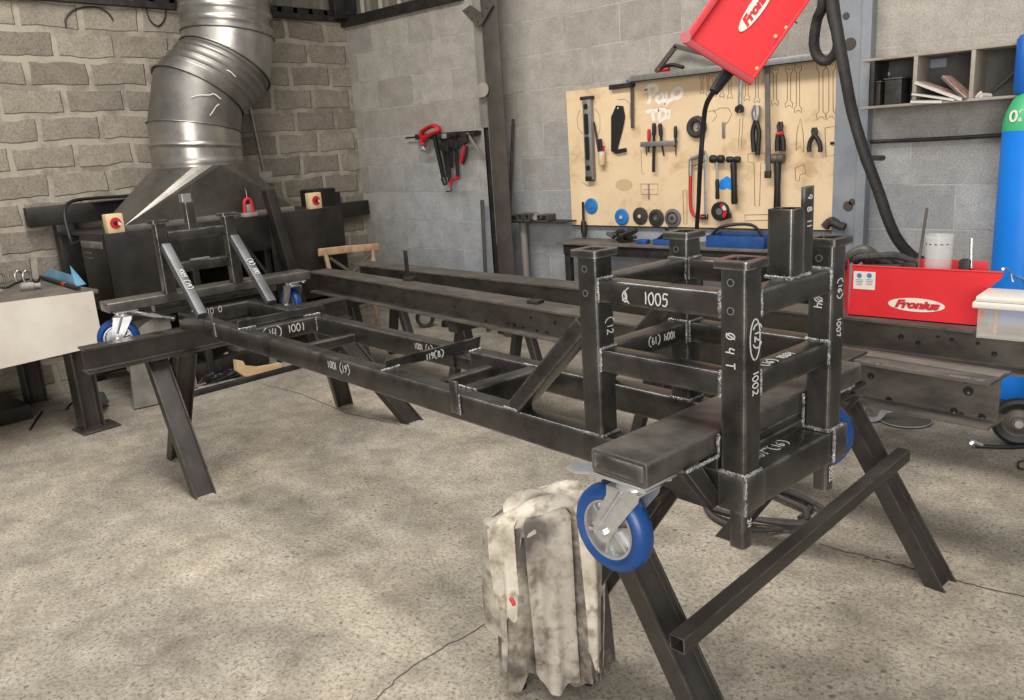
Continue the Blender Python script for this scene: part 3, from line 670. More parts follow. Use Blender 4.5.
# ================================================================= STOCK BEAMS BEHIND THE FRAME
def ang(p0, p1): return math.atan2(p1[1] - p0[1], p1[0] - p0[0])
A0, A1 = Vector((-5.22, 3.541, .62)), Vector((-.549, 2.893, .62))
t = thing('steel_beam', 'long rusty I-beam with perforated web, nearest of the two stock beams behind the frame', 'steel beam', (A0 + A1) / 2 - Vector((0, 0, .08)), group=None)
bm = BM(); ibeam(bm, A0, A1, .168, .16, tf=.010, tw=.008); dusty_lit_tops(bm); part(t, 'beam_body', bm, [BEAMST, BEAMTOP])
dA = (A1 - A0).normalized(); nA = Vector((dA.y, -dA.x, 0)); upz = Vector((0, 0, 1))
def onA(s, off, z): return A1 - dA * s + nA * off + upz * z
bm = BM(); box(bm, 0, .98, -.010, .045, 0, .006, .001, M=basis_mat(onA(.98, 0, .0803), dA, -nA)); part(t, 'loose_flat_strip', bm, BEAMTOP)
def webhole(T, P, n, r):
    bm = BM(); lathe(bm, [(r, 0), (r, .003)], P, n, 14); h = part(T, 'web_hole', bm, BLACK)
    bm = BM(); lathe(bm, [(r * .32, 0), (r * .3, .002)], P + n * .003 + Vector((.002, 0, -r * .35)), n, 8); part(T, 'painted_far_light', bm, BEAMTOP, h)  # pale spot painted as light from beyond the hole
def onface(px, py, P0, d, n):            # pixel -> vertical plane through P0 along d
    ray = RW.transposed() @ Vector(((px - 512) / F, (py - 350) / F, 1)); o = Vector((0, 0, H)); k = (P0 - o).dot(n) / ray.dot(n); return o + ray * k
for px, py, r in ((968.5, 391, .016), (954, 411, .012), (961, 415, .010), (982, 417, .012), (871, 376, .012), (889, 400, .012), (966, 381, .009),
                  (547, 333, .010), (537, 331, .008), (523, 328, .008), (514.5, 325.5, .010), (508, 324, .008), (531, 318, .008), (555, 323, .009), (486, 321, .009), (455, 307, .008), (404, 293, .007), (392, 301, .006), (416, 307, .006), (333, 289, .008), (319, 287, .008)):
    webhole(t, onface(px, py, A0 + nA * .005, dA, nA), nA, r)
for s0, s1 in ((.83, .93), (.36, .46), (.02, .13)):
    bm = BM(); box(bm, 0, s1 - s0, .0, .022, 0, .002, .0008, M=basis_mat(onA(s1, .082, .0803), dA, -nA)); part(t, 'weld_patch', bm, WELD)
B0, B1 = Vector((-5.20, 3.823, .62)), Vector((.50, 3.40, .62))
t = thing('steel_beam', 'rear stock I-beam along the wall carrying the red tray', 'steel beam', (B0 + B1) / 2 - Vector((0, 0, .08)))
dB = (B1 - B0).normalized(); nB = Vector((dB.y, -dB.x, 0))
bm = BM(); shift = nB * -.093
ibeam(bm, B0 + shift, B1 + shift, .178, .16, tf=.010, tw=.008); dusty_lit_tops(bm); part(t, 'beam_body', bm, [BEAMST, BEAMTOP])
for px, py, r in ((901, 337, .012), (918, 343, .010), (952, 340, .009), (938, 337, .007), (978, 343.5, .008), (994.5, 354, .011)):
    webhole(t, onface(px, py, B0 + shift + nB * .005, dB, nB), nB, r)
# low trestles that carry the beams
def stand(x, y, w, label, zt, a):
    t = thing('beam_stand', label, 'stand', (x, y, 0), a)
    c, s = math.cos(a + PI / 2), math.sin(a + PI / 2); u = Vector((c, s, 0)); P = Vector((x, y, 0)); v = Vector((-s, c, 0))
    bm = BM(); shs(bm, P - u * w / 2 + upz * (zt - .035), P + u * w / 2 + upz * (zt - .035), .08, .07); part(t, 'top_rail', bm, TREST)
    for s1 in (-1, 1):
        for s2 in (-1, 1):
            bm = BM(); shs(bm, P + u * s1 * (w / 2 - .08) + v * s2 * .02 + upz * (zt - .07), P + u * s1 * (w / 2 - .06) + v * s2 * .16, .06, .05); part(t, 'leg', bm, TREST)
stand(-3.42, 3.54, .64, 'dark steel stand carrying both stock beams at mid length', .54, -.10)
stand(-1.95, 3.39, .72, 'dark steel stand carrying both stock beams behind the cage', .54, -.10)
stand(.28, 3.47, .30, 'short dark stand under the right end of the rear stock beam', .54, -.10)
stand(-4.75, 3.68, .54, 'dark steel stand carrying the left ends of both stock beams', .54, -.10)
# things lying on the beams
p = at(408, 280, 2, .701)
t = thing('angle_bracket', 'small upright steel bracket standing on the nearest stock beam', 'bracket', p)
bm = BM(); box(bm, -.018, .018, -.003, .003, 0, .195, .001, M=Matrix.Translation(p)); part(t, 'upright_flat', bm, DARK)
bm = BM(); box(bm, -.018, .06, -.03, .025, 0, .025, .002, M=Matrix.Translation(p)); part(t, 'foot_block', bm, DARK)
p = at(535, 303, 2, .701)
bm = BM(); box(bm, p.x - .035, p.x + .04, p.y - .03, p.y + .03, p.z, p.z + .018, .003); solo('steel_offcut', bm, DARK, 'small flat steel offcut lying on the nearest stock beam', 'offcut', p)

# ================================================================= EXTRACTION DUCT AND HOOD
XD = -5.85
t = thing('extraction_hood', 'big galvanised extraction hood and bent duct against the rough wall', 'extractor', (XD, 2.95, 1.14))
hx0, hx1, hy0, hy1, hz = -5.92, -5.57, 2.32, 3.63, 1.165
ring = []; nseg = 32; r0 = .325; zc = 1.515; yc = 3.05
bm = BM(); top = [bm.verts.new((XD + r0 * math.cos(2 * PI * i / nseg), yc + r0 * math.sin(2 * PI * i / nseg), zc)) for i in range(nseg)]
cn = [bm.verts.new(q) for q in ((hx1, hy1, hz), (hx0, hy1, hz), (hx0, hy0, hz), (hx1, hy0, hz))]
for q in range(4):
    lo = q * nseg // 4
    for i in range(lo, lo + nseg // 4): bm.faces.new((top[i], top[(i + 1) % nseg], cn[q]))
    k = ((q + 1) * nseg // 4) % nseg
    bm.faces.new((top[k], cn[(q + 1) % 4], cn[q]))
bmesh.ops.recalc_face_normals(bm, faces=bm.faces[:]); bmesh.ops.solidify(bm, geom=bm.faces[:], thickness=.003)
part(t, 'hood', bm, HOOD, smooth=9)
bm = BM()
for a, b in ((0, 1), (1, 2), (2, 3), (3, 0)):
    P = [(hx1, hy1), (hx0, hy1), (hx0, hy0), (hx1, hy0)]; shs(bm, (*P[a], hz - .018), (*P[b], hz - .018), .012, .04, r=.002)
part(t, 'hood_rim', bm, GALV)
path = [Vector((XD, 3.05, 1.515)), Vector((XD, 3.063, 1.79)), Vector((XD, 3.135, 2.03)), Vector((XD, 3.385, 2.235)), Vector((XD, 3.44, 2.44)), Vector((XD, 3.45, 2.95)), Vector((XD, 3.45, 5.0))]
def nrm_at(i):
    a = (path[i] - path[i - 1]).normalized() if i else (path[1] - path[0]).normalized()
    b = (path[i + 1] - path[i]).normalized() if i < len(path) - 1 else a
    return (a + b).normalized()
def ductring(c, d, n, r):               # circle about axis d, slid along d onto the mitre plane through c with normal n
    q = d.to_track_quat('Z', 'X'); out = []
    for i in range(40):
        a = 2 * PI * i / 40; v = q @ Vector((r * math.cos(a), r * math.sin(a), 0)); v = v - d * (v.dot(n) / d.dot(n)); out.append(c + v)
    return out
for i in range(len(path) - 1):
    a, b = path[i], path[i + 1]; d = (b - a).normalized(); n0 = nrm_at(i) if i else Vector((0, 0, 1)); n1 = nrm_at(i + 1)
    rr = .318 if i in (0, 1) else (.322 if i == 2 else .325)
    bm = BM(); K = {2: 30, 0: 20, 4: 40}.get(i, 8); prev = None
    for k in range(K + 1):
        u = k / K; c = a.lerp(b, u); n = n0.lerp(n1, u).normalized()
        rad = rr
        beads = {2: (.32, .52, .72, .86), 0: (.12, .50), 4: (.12, .3, .48, .66, .84)}.get(i, ())
        for q in beads: rad += .010 * math.exp(-((u - q) / .025) ** 2)
        R_ = [bm.verts.new(p) for p in ductring(c, d, n, rad)]
        if prev:
            for j in range(40): bm.faces.new((prev[j], prev[(j + 1) % 40], R_[(j + 1) % 40], R_[j]))
        prev = R_
    part(t, 'duct_section', bm, GALVD if i in (1, 2) else GALV, smooth=60)
    if i:
        bm = BM(); R0 = ductring(a, d, n0, rr + .006); hose(bm, R0 + [R0[0]], .006, 6, 0); part(t, 'duct_seam', bm, GALVD)
for (y0, z0, y1, z1) in ((2.93, 1.98, 3.06, 2.0), (3.06, 2.0, 3.12, 1.97), (3.10, 1.93, 3.02, 1.86), (3.2, 2.16, 3.26, 2.12), (3.05, 2.16, 3.06, 2.10)):
    def onduct(y, z):
        yc_ = 3.063 + max(0, z - 1.79) * .3 + max(0, z - 2.03) * .9; dy = y - yc_; return Vector((XD + math.sqrt(max(.001, .331 ** 2 - dy * dy)), y, z))
    bm = BM(); ribbon(bm, [onduct(y0 + (y1 - y0) * k / 5, z0 + (z1 - z0) * k / 5 + .006 * math.sin(k)) for k in range(6)], (1, 0, 0), .007, .002); part(t, 'plaster_splash', bm, WHITE)
# junction box and its conduit
p = at(265, 178, 0, XW + .02)
bm = BM(); box(bm, XW, XW + .05, p.y - .065, p.y + .065, p.z - .05, p.z + .055, .012); solo('junction_box', bm, mat('grey_plastic', (.34, .32, .29), .5), 'grey junction box on the rough wall right of the hood', 'junction box', (XW, p.y, p.z))
bm = BM(); hose(bm, [wl(264, 172, .02), wl(256, 135, .02), wl(250, 105, .02), wl(249, 98, .02)], .010, 8, 4); solo('conduit', bm, GALV, 'thin conduit rising from the grey junction box behind the duct', 'conduit', wl(264, 172, .02))

# ================================================================= BLACK WELDING BENCH BELOW THE HOOD
XC = -5.45
t = thing('extraction_bench', 'black steel extraction bench with solid front under the hood', 'bench', (-5.85, 3.0, 0))
bm = BM(); box(bm, -5.86, XC, 2.13, 2.15, .62, 1.135, .003); part(t, 'left_side_panel', bm, CAB)
bm = BM(); box(bm, XC - .012, XC, 2.13, 2.62, .55, 1.135, .002); part(t, 'front_panel', bm, CAB)
bm = BM(); box(bm, XC - .012, XC, 2.62, 3.32, .88, 1.125, .002); part(t, 'front_panel', bm, CAB)
bm = BM(); box(bm, XC - .012, XC + .002, 3.32, 3.985, .45, 1.125, .002); part(t, 'front_panel', bm, CAB)
bm = BM(); box(bm, -6.36, XC - .012, 2.15, 3.985, 1.112, 1.13, .002); part(t, 'bench_top', bm, CAB)
bm = BM(); box(bm, -6.30, -6.28, 2.15, 3.98, .05, 1.11, .002); part(t, 'back_panel', bm, CAB)
bm = BM(); box(bm, -6.28, XC - .012, 3.965, 3.985, .05, 1.11, .002); part(t, 'right_side_panel', bm, CAB)
for y in (2.72, 3.30):
    bm = BM(); shs(bm, (XC - .06, y, 0), (XC - .06, y, .88), .05, .05, (0, 1, 0)); part(t, 'leg', bm, CAB)
bm = BM(); shs(bm, (-5.245, 2.36, .018), (-5.18, 3.70, .018), .04, .036); part(t, 'floor_rail', bm, DARK)
bm = BM(); box(bm, -5.9, XC - .02, 2.70, 3.35, .50, .52, .002); part(t, 'shelf', bm, CAB)
for z in (1.00, .965):
    bm = BM(); box(bm, -5.80, -5.70, 2.126, 2.13, z, z + .012, .001, M=Matrix.Rotation(0, 4, 'Y')); part(t, 'louvre_slot', bm, BEAMTOP)
bm = BM(); box(bm, -5.84, -5.50, 2.126, 2.13, 1.04, 1.085, .001); part(t, 'pale_label_strip', bm, CARD)
# steel channel bolted on the wall, post and right stub
bm = BM(); box(bm, -6.42, -6.36, 2.0, 2.95, 1.175, 1.312, .004); box(bm, -6.36, -6.33, 2.45, 3.0, 1.298, 1.312, .004)
solo('wall_channel', bm, CAB, 'dark steel channel fixed to the rough wall left of the hood', 'channel', (-6.42, 2.0, 1.175))
bm = BM(); box(bm, -6.40, -6.32, 2.16, 2.28, 0, 1.175, .004); solo('steel_post', bm, CAB, 'dark steel post standing on the floor under the wall channel', 'post', (-6.36, 2.2, 0))
bm = BM(); box(bm, -6.42, -6.36, 4.5, 4.98, .955, 1.09, .004); solo('wall_channel', bm, CAB, 'short dark steel channel on the rough wall by the room corner', 'channel', (-6.42, 4.5, .955))
solo_hose('bench_cable', [(-6.30, 2.75, 1.33), (-6.28, 2.45, 1.34), (-6.2, 2.24, 1.33), (-6.12, 2.16, 1.25), (-6.05, 2.14, 1.10), (-5.98, 2.13, 1.06), (-5.9, 2.17, 1.085)], .012, BLACK, 'black cable arching over the wall channel to the bench', 'cable')
def switchbox(py0, px0, label):
    p = at(px0, py0, 0, XC - .03); y, z = p.y, 1.1305
    t = thing('switch_box', label, 'switch box', (XC - .06, y, z), group=None)
    bm = BM(); box(bm, XC - .095, XC - .03, y - .055, y + .055, z, z + .125, .008); part(t, 'enclosure', bm, CREAM)
    bm = BM(); lathe(bm, [(.036, 0), (.036, .004)], (XC - .03, y + .0, z + .065), (1, 0, 0), 20); part(t, 'red_backplate', bm, REDM)
    bm = BM(); lathe(bm, [(.012, .004), (.014, .016), (.010, .020)], (XC - .03, y - .004, z + .068), (1, 0, 0), 16); part(t, 'rotary_knob', bm, BLACK)
    bm = BM(); plate(bm, [(XC - .025, y + .004, z + .06), (XC - .025, y + .03, z + .045), (XC - .025, y + .034, z + .06), (XC - .025, y + .012, z + .078)], .003, (1, 0, 0)); part(t, 'pointer', bm, PAPER)
switchbox(220, 115, 'cream switch box with red knob on the bench, left of the hood')
switchbox(200, 316, 'cream switch box with red knob on the bench, right of the hood')
# leaning bar, red clamp, hook
t0 = at(268, 190, 0, XC + .05); b0 = at(292, 282, 0, XC + .12)
bm = BM(); shs(bm, (XC + .16, b0.y + .10, .0), t0, .075, .075, up=(1, 0, 0), r=.006); solo('square_tube', bm, CAB, 'dark square tube leaning against the front of the extraction bench', 'tube', (XC + .16, b0.y + .10, 0))
y, z = at(248, 205, 0, XC - .05).y, 1.131
t = thing('bench_clamp', 'small red clamp standing on the bench beside the leaning tube', 'clamp', (XC - .05, y, z))
bm = BM(); hose(bm, [(XC - .05, y - .035, z + .02), (XC - .05, y - .03, z + .09), (XC - .05, y - .015, z + .125), (XC - .05, y + .02, z + .125), (XC - .05, y + .03, z + .09), (XC - .05, y + .035, z + .03)], .012, 8); part(t, 'red_arch', bm, REDM)
bm = BM(); box(bm, XC - .08, XC - .02, y - .055, y + .055, z, z + .03, .006); box(bm, XC - .06, XC - .04, y - .02, y + .02, z + .03, z + .09, .004); part(t, 'base_block', bm, GREYP)
bm = BM(); hose(bm, [(XC - .05, y, z + .12), (XC - .05, y, z + .19), (XC - .05, y - .015, z + .205)], .004, 6); part(t, 'hook', bm, GALV)
bm = BM(); t1 = at(205, 305, 0, XC)
hose(bm, [at(233, 232, 0, XC + .03), at(250, 252, 0, XC + .04), at(268, 275, 0, XC + .08)], .014, 8); solo('thin_tube', bm, CAB, 'thin dark tube leaning on the bench front left of the square tube', 'tube', at(268, 275, 0, XC + .08))
# dark boxes behind the right switch box
bm = BM(); box(bm, -6.1, -5.9, 4.05, 4.28, 0, 1.26, .01); box(bm, -6.08, -5.92, 4.28, 4.34, 0, 1.22, .006); solo('dark_column_box', bm, CAB, 'narrow dark steel box standing behind the right switch box', 'box', (-6, 4.15, 0))
# junk under the bench
p0 = at(105, 322, 0, -5.25)
bm = BM(); plate(bm, [at(128, 340, 0, -5.36), at(167, 305, 0, -5.55), at(174, 340, 0, -5.45), at(158, 404, 2, .01), at(134.5, 409, 2, .01)], .02, (1, 0, 0)); solo('leaning_sheet', bm, CARD, 'scuffed grey sheet leaning under the bench behind the trestle', 'sheet', (-5.34, 2.1, 0))
bm = BM(); plate(bm, [at(112, 318, 0, -5.50), at(150, 306, 0, -5.50), at(175, 345, 0, -5.50), at(128, 372, 0, -5.50)], .012, (1, 0, 0)); solo('grey_cloth_panel', bm, CARD, 'pale grey panel standing behind the left caster', 'panel', (-5.5, 2.1, .3))
bm = BM(); plate(bm, [at(186, 357, 0, -5.42), at(191, 357, 0, -5.42), at(198, 387, 2, .01), at(182, 391, 2, .01)], .02, (1, 0, 0)); solo('leaning_offcut', bm, CARD, 'pointed grey offcut leaning right of the near left trestle leg', 'offcut', (-5.44, 2.5, 0))
bm = BM(); plate(bm, [at(197, 372, 0, -5.62), at(228, 352, 0, -5.62), at(229, 366, 0, -5.62), at(197, 377, 0, -5.62)], .02, (1, 0, 0)); solo('wood_wedge', bm, TAN, 'worn wooden wedge lying in the shade under the bench', 'wedge', (-5.62, 2.6, .1))
bm = BM(); box(bm, -5.75, -5.60, 3.0, 3.2, .0, .45, .004); solo('grey_board', bm, CARD, 'small grey board standing behind the curved pale wood', 'board', (-5.7, 3.1, 0))
bm = BM()
cw = [at(x, y, 0, -5.29) for x, y in ((236, 360), (243, 361), (246, 366), (260, 367), (275, 364.5), (281, 363), (282, 367), (274, 371), (258, 376), (245, 376.5), (237, 371))]
plate(bm, cw, .04, (1, 0, 0)); solo('curved_wood', bm, WOOD, 'curved pale wooden rocker piece lying under the frame', 'wood piece', (-5.29, 2.85, .05))
bm = BM()
for k in range(14):
    q = at(222 + random.uniform(-12, 10), 374 + random.uniform(-3, 4), 0, -5.45); hose(bm, [q, q + Vector((.05, random.uniform(-.1, .1), random.uniform(-.02, .05))), q + Vector((.0, random.uniform(-.15, .15), -.02))], random.uniform(.01, .02), 6, 4)
o = solo('tangled_hoses', bm, BLACK, 'heap of dark tangled hoses beside the curved pale wood', 'hoses', (-5.45, 2.85, .05)); o['kind'] = 'stuff'
bm = BM()
box(bm, -5.7, -5.5, 2.55, 3.2, .02, .14, .01); solo('dark_crate', bm, CAB, 'low dark crate on the floor under the bench', 'crate', (-5.6, 2.9, 0))
# broken wooden chair frame
def cp(x, y): return at(x, y, 0, -5.39)
t = thing('wooden_chair', 'worn wooden chair back with flaking red paint behind the stock beams', 'chair', (cp(350, 270).x, cp(350, 270).y, 0))
bm = BM(); prism(bm, rrect(.024, .060, .008), cp(319, 252.5), cp(345, 249.5)); prism(bm, rrect(.024, .060, .008), cp(345, 249.5), cp(378, 247)); part(t, 'top_rail', bm, TAN)
for a, b in (((325, 253), (332, 267)), ((372.5, 249), (373, 267))):
    bm = BM(); pa, pb = cp(*a), cp(*b); shs(bm, pa, Vector((pb.x, pb.y + (pb.y - pa.y) * 1.5, 0.0)), .03, .03, up=(1, 0, 0)); part(t, 'back_post', bm, TAN)
for a, b in (((330, 258), (355, 275)), ((371, 254), (352, 274))):
    bm = BM(); shs(bm, cp(*a), cp(*b), .014, .026); part(t, 'cross_slat', bm, BEAMTOP)
bm = BM(); box(bm, -5.40, -5.28, 3.66, 4.08, .33, .355, .01); part(t, 'seat', bm, TAN)

# ================================================================= LEFT WORKBENCH
XB, YBn = -5.10, 1.875
t = thing('workbench', 'workbench at the left edge with grey top and big white front sheet', 'workbench', (-5.5, 1.0, 0))
bm = BM(); box(bm, -6.25, XB - .003, -.9, YBn + .03, .820, .845, .004); part(t, 'bench_top', bm, mat('grimy_bench_top', (.09, .08, .07), .6, .2, .1, 8, (.17, .15, .125)))
bm = BM(); plate(bm, [at(0, 303, 0, XB), at(93, 291, 0, XB), at(103.5, 345, 0, XB), at(0, 369, 0, XB), (XB, -.9, .50), (XB, -.9, .845)], .006, (1, 0, 0)); part(t, 'front_sheet', bm, PANEL)
bm = BM(); ibeam(bm, (XB - .07, 1.74, .012), (XB - .07, 1.74, .82), .12, .12, (0, 1, 0)); o = part(t, 'leg', bm, TREST)
bm = BM(); box(bm, XB - .14, XB + .05, 1.65, 1.87, 0, .012, .001); part(t, 'foot_plate', bm, TREST, o)
bm = BM(); ibeam(bm, (XB - .07, -.7, 0), (XB - .07, -.7, .82), .12, .12, (0, 1, 0)); part(t, 'leg', bm, TREST)
bm = BM(); ibeam(bm, (-6.15, 1.75, 0), (-6.15, 1.75, .82), .12, .12, (0, 1, 0)); part(t, 'leg', bm, TREST)
bm = BM(); shs(bm, (XB - .10, YBn, .80), (-6.2, YBn, .80), .04, .05); part(t, 'side_rail', bm, DARK)
zb = .8455
# blue filmed folded plate, pipe, fitting, shackles
a = at(82, 284, 2, zb)
t = thing('folded_plate', 'pale blue film-covered V-shaped plate on the workbench corner', 'plate', a)
q1, q2, q3, q4 = at(50, 280, 2, zb), at(75, 287, 2, zb), at(48, 268, 2, zb + .03), at(72, 275, 2, zb + .03)
q1 = at(42, 277.5, 2, zb); q2 = at(76, 286.5, 2, zb)
bm = BM(); plate(bm, [q1, q2, at(72, 275, 1, q2.y), at(49, 268, 1, q1.y)], .004, (1, 0, .3)); part(t, 'left_leaf', bm, BLUEP)
bm = BM(); plate(bm, [q2, at(86, 284, 2, zb), at(70, 265.5, 1, q2.y + .02), at(72, 275, 1, q2.y)], .004, (1, 0, .3)); part(t, 'right_leaf', bm, BLUEP)
t = thing('black_tube', 'black round tube with a red mark lying at the workbench edge', 'tube', at(78, 290, 2, zb))
pa, pb = at(41, 279, 2, zb) + upz * .012, at(79, 290.5, 2, zb) + upz * .012
bm = BM(); cyl(bm, pa, pb, .013, 14); part(t, 'tube_body', bm, BLACK)
bm = BM(); cyl(bm, pa.lerp(pb, .62), pa.lerp(pb, .70), .0135, 14); part(t, 'red_mark', bm, REDM)
bm = BM(); pa, pb = at(21, 291, 2, zb) + upz * .025, at(37, 289, 2, zb) + upz * .02; lathe(bm, [(.018, 0), (.026, .01), (.028, .05), (.024, .075), (.018, .08), (.018, .10), (.02, .11)], pa, pb - pa, 16); solo('hose_fitting', bm, GREYP, 'grey brass-ended hose fitting lying on the workbench', 'fitting', pa)
for px, g in ((1.5, 1), (20, 2), (28, 3)):
    p = at(px, 284 if g == 1 else 282, 2, zb); bm = BM()
    hose(bm, [p + Vector((0, -.02, 0.006)), p + Vector((0, -.022, .05)), p + Vector((0, 0, .075)), p + Vector((0, .022, .05)), p + Vector((0, .02, .006))], .008, 8); solo('shackle', bm, GALV, {1: 'shackle on the workbench at the left picture edge', 2: 'shackle on the workbench, left of a pair behind the hose fitting', 3: 'shackle on the workbench, right of a pair behind the hose fitting'}[g], 'shackle', p, 'shackles on the workbench')
solo_hose('bench_lead', [at(0, 288, 2, zb + .008), at(8, 287, 2, zb + .008), at(16, 283, 2, zb + .008), at(30, 279, 2, zb + .01), at(36, 282, 2, zb + .008), at(40, 278, 2, zb + .008)], .006, BLACK, 'thin black lead curling across the workbench top', 'lead')
bm = BM(); box(bm, at(0, 293, 2, zb).x - .1, at(0, 293, 2, zb).x + .01, at(0, 293, 2, zb).y - .05, at(0, 293, 2, zb).y + .02, zb, zb + .022, .006); solo('grey_block', bm, GREYP, 'small grey metal block on the workbench at the picture edge', 'block', at(0, 293, 2, zb))
# floor bits under the bench
solo_hose('floor_cable', [at(66, 410, 2, .006), at(72, 403, 2, .006), at(85, 402, 2, .006), at(95, 408, 2, .006), at(85, 412, 2, .006)], .006, BLACK, 'thin black cable loop on the floor behind the workbench leg', 'cable')
solo_hose('floor_cable', [at(30, 430, 2, .006), at(36, 420, 2, .006), at(42, 412, 2, .006)], .007, BLACK, 'short straight black cable on the floor below the white sheet', 'cable')
bm = BM(); plate(bm, [at(100, 392, 0, -5.3), at(104, 392, 0, -5.3), at(109.5, 402.5, 2, .02), at(100, 407, 2, .02)], .05, (1, 0, 0)); solo('blue_carton', bm, mat('carton', (.25, .27, .30), .6, col2=(.06, .16, .38), scale=14, lo=.55, hi=.6), 'small grey and blue carton beside the workbench leg', 'carton', at(104, 400, 2, 0))
bm = BM(); box(bm, -6.3, -5.75, .2, 1.6, 0, .10, .01); solo('dark_crate', bm, CAB, 'low dark crate on the floor below the left workbench', 'crate', (-6, 1, 0))

# ================================================================= COLUMN, GUSSET AND CLAMP RACK
yc0 = YWL - .17
def cx_(px, py, y): return at(px, py, 1, y).x
t = thing('steel_column', 'tall dark steel column with gusset plate left of the tool board', 'column', (-4.40, yc0, 0))
xr = at(505, 130, 1, yc0 - .1).x; xl2 = at(489, 130, 1, yc0 - .1).x
COL = mat('column_steel', (.075, .065, .055), .5, .3, .1, 4, (.115, .10, .085), .04, 40)
bm = BM(); box(bm, xl2, xr, yc0 - .10, yc0 - .09, 0, 5.2, .002); part(t, 'front_flange', bm, COL)
bm = BM(); box(bm, xl2 + .0, xl2 + .012, yc0 - .09, yc0 + .08, 0, 5.2, .002); part(t, 'web', bm, COL)
bm = BM(); box(bm, xl2 - .11, xl2 - .006, yc0 - .045, yc0 - .03, 0, 5.2, .002); box(bm, xl2 - .11, xl2 - .095, yc0 - .045, yc0 + .08, 0, 1.66, .002); part(t, 'inner_channel', bm, DARK)
bm = BM(); cyl(bm, (xl2 - .020, yc0 - .075, .75), (xl2 - .020, yc0 - .075, 2.4), .007, 8); part(t, 'conduit_rod', bm, GALV)
bm = BM(); box(bm, xl2 - .125, xl2 - .012, yc0 - .06, yc0 - .05, 1.66, 3.6, .002); part(t, 'side_flange', bm, mat('pale_column_flange', (.24, .22, .19), .5, .2, .1, 4, (.30, .275, .24)))
g = [at(x, y, 1, yc0 - .125) for x, y in ((462, 11), (470, 5), (483, 15), (487, 0), (493, 5), (482, 24), (478, 26), (474, 24))]
bm = BM(); plate(bm, g, .010, (0, -1, 0)); G_ = part(t, 'gusset_plate', bm, COL)
for x, y in ((468, 12), (472, 18), (478, 22), (483, 16), (487, 8)):
    bm = BM(); lathe(bm, [(.007, 0), (.005, .006)], at(x, y, 1, yc0 - .125), (0, -1, 0), 8); part(t, 'bolt_head', bm, DARK, G_)
bm = BM(); lathe(bm, [(.055, 0), (.055, .008)], at(483.5, 89.5, 1, yc0 - .11), (0, -1, 0), 24); box(bm, at(476, 93, 1, yc0 - .11).x, at(482, 93, 1, yc0 - .11).x, yc0 - .118, yc0 - .11, at(478, 98, 1, yc0 - .11).z, at(478, 86, 1, yc0 - .11).z, .003); part(t, 'pale_disc_plate', bm, mat('pale_disc', (.30, .27, .23), .6))
# bars leaning behind the column
for (a_, b_, w_, lab) in (((482, 200), (490, 282), .03, 'dark steel bar leaning on the wall at the left side of the column'), ((513, 119), (505, 235), .03, 'dark steel bar leaning on the wall at the right side of the column'), ((527, 261), (526, 287), .035, 'short dark steel flat standing against the wall right of the column')):
    pa, pb = at(*a_, 1, YWL - .06), at(*b_, 1, YWL - .14); d = (pb - pa); pb = pa + d * (pa.z / -d.z) if d.z < 0 else pb
    bm = BM(); shs(bm, pa, Vector((pa.x + (pb.x - pa.x) * .6, YWL - .2, 0)), w_, w_ * .6, r=.003); solo('steel_bar', bm, DARK, lab, 'bar', (pb.x, YWL - .2, 0))
# clamp rail
t = thing('clamp_rail', 'short black steel rail on the wall carrying clamps left of the column', 'rail', wr(445, 138, .04))
zr = wr(445, 135.5, .05)
xa, xb_ = wr(417, 137, .05).x, wr(477, 131, .05).x
bm = BM(); shs(bm, (xa, YWL - .05, 1.635), (xb_, YWL - .05, 1.628), .05, .045, r=.003); part(t, 'rail_tube', bm, DARK)
bm = BM(); cyl(bm, wr(406, 138, .05), (xa, YWL - .05, 1.635), .008, 8); part(t, 'end_rod', bm, DARK)
bm = BM(); box(bm, xa, xa + .02, YWL - .05, YWL, 1.62, 1.65, .002); box(bm, xb_ - .02, xb_, YWL - .05, YWL, 1.615, 1.645, .002); part(t, 'wall_lug', bm, DARK)
def q(px, py, off=.09): return at(px, py, 1, YWL - off)
t = thing('lever_clamp', 'big red-handled clamp hooked on the left end of the clamp rail', 'clamp', q(430, 140), group=None)
bm = BM(); hose(bm, [q(421, 136), q(423, 131), q(432, 126), q(437, 127), q(439, 131), q(432, 134), q(427, 137), q(424, 140)], .028, 8, 4, flat=.6); part(t, 'red_handle', bm, REDM)
bm = BM(); hose(bm, [q(426, 137), q(422, 139), q(423, 145)], .022, 8, 4); part(t, 'red_jaw', bm, REDM)
bm = BM(); hose(bm, [q(422, 145), q(425, 150), q(429, 152)], .010, 6, 4); cyl(bm, q(421, 151), q(431, 148), .006, 6); part(t, 'screw_spindle', bm, ZINC)
t = thing('bar_clamp', 'long black bar clamp hanging at the left of the rail, longest one', 'clamp', q(438, 160), group='bar clamps on the wall rail')
bm = BM(); shs(bm, q(434, 134), q(445, 184), .028, .03, up=(0, 1, 0), r=.003); part(t, 'clamp_bar', bm, BLACK)
bm = BM(); cyl(bm, q(443, 178, .11), q(445.5, 184.5, .11), .022, 10); part(t, 'clamp_head', bm, DARK)
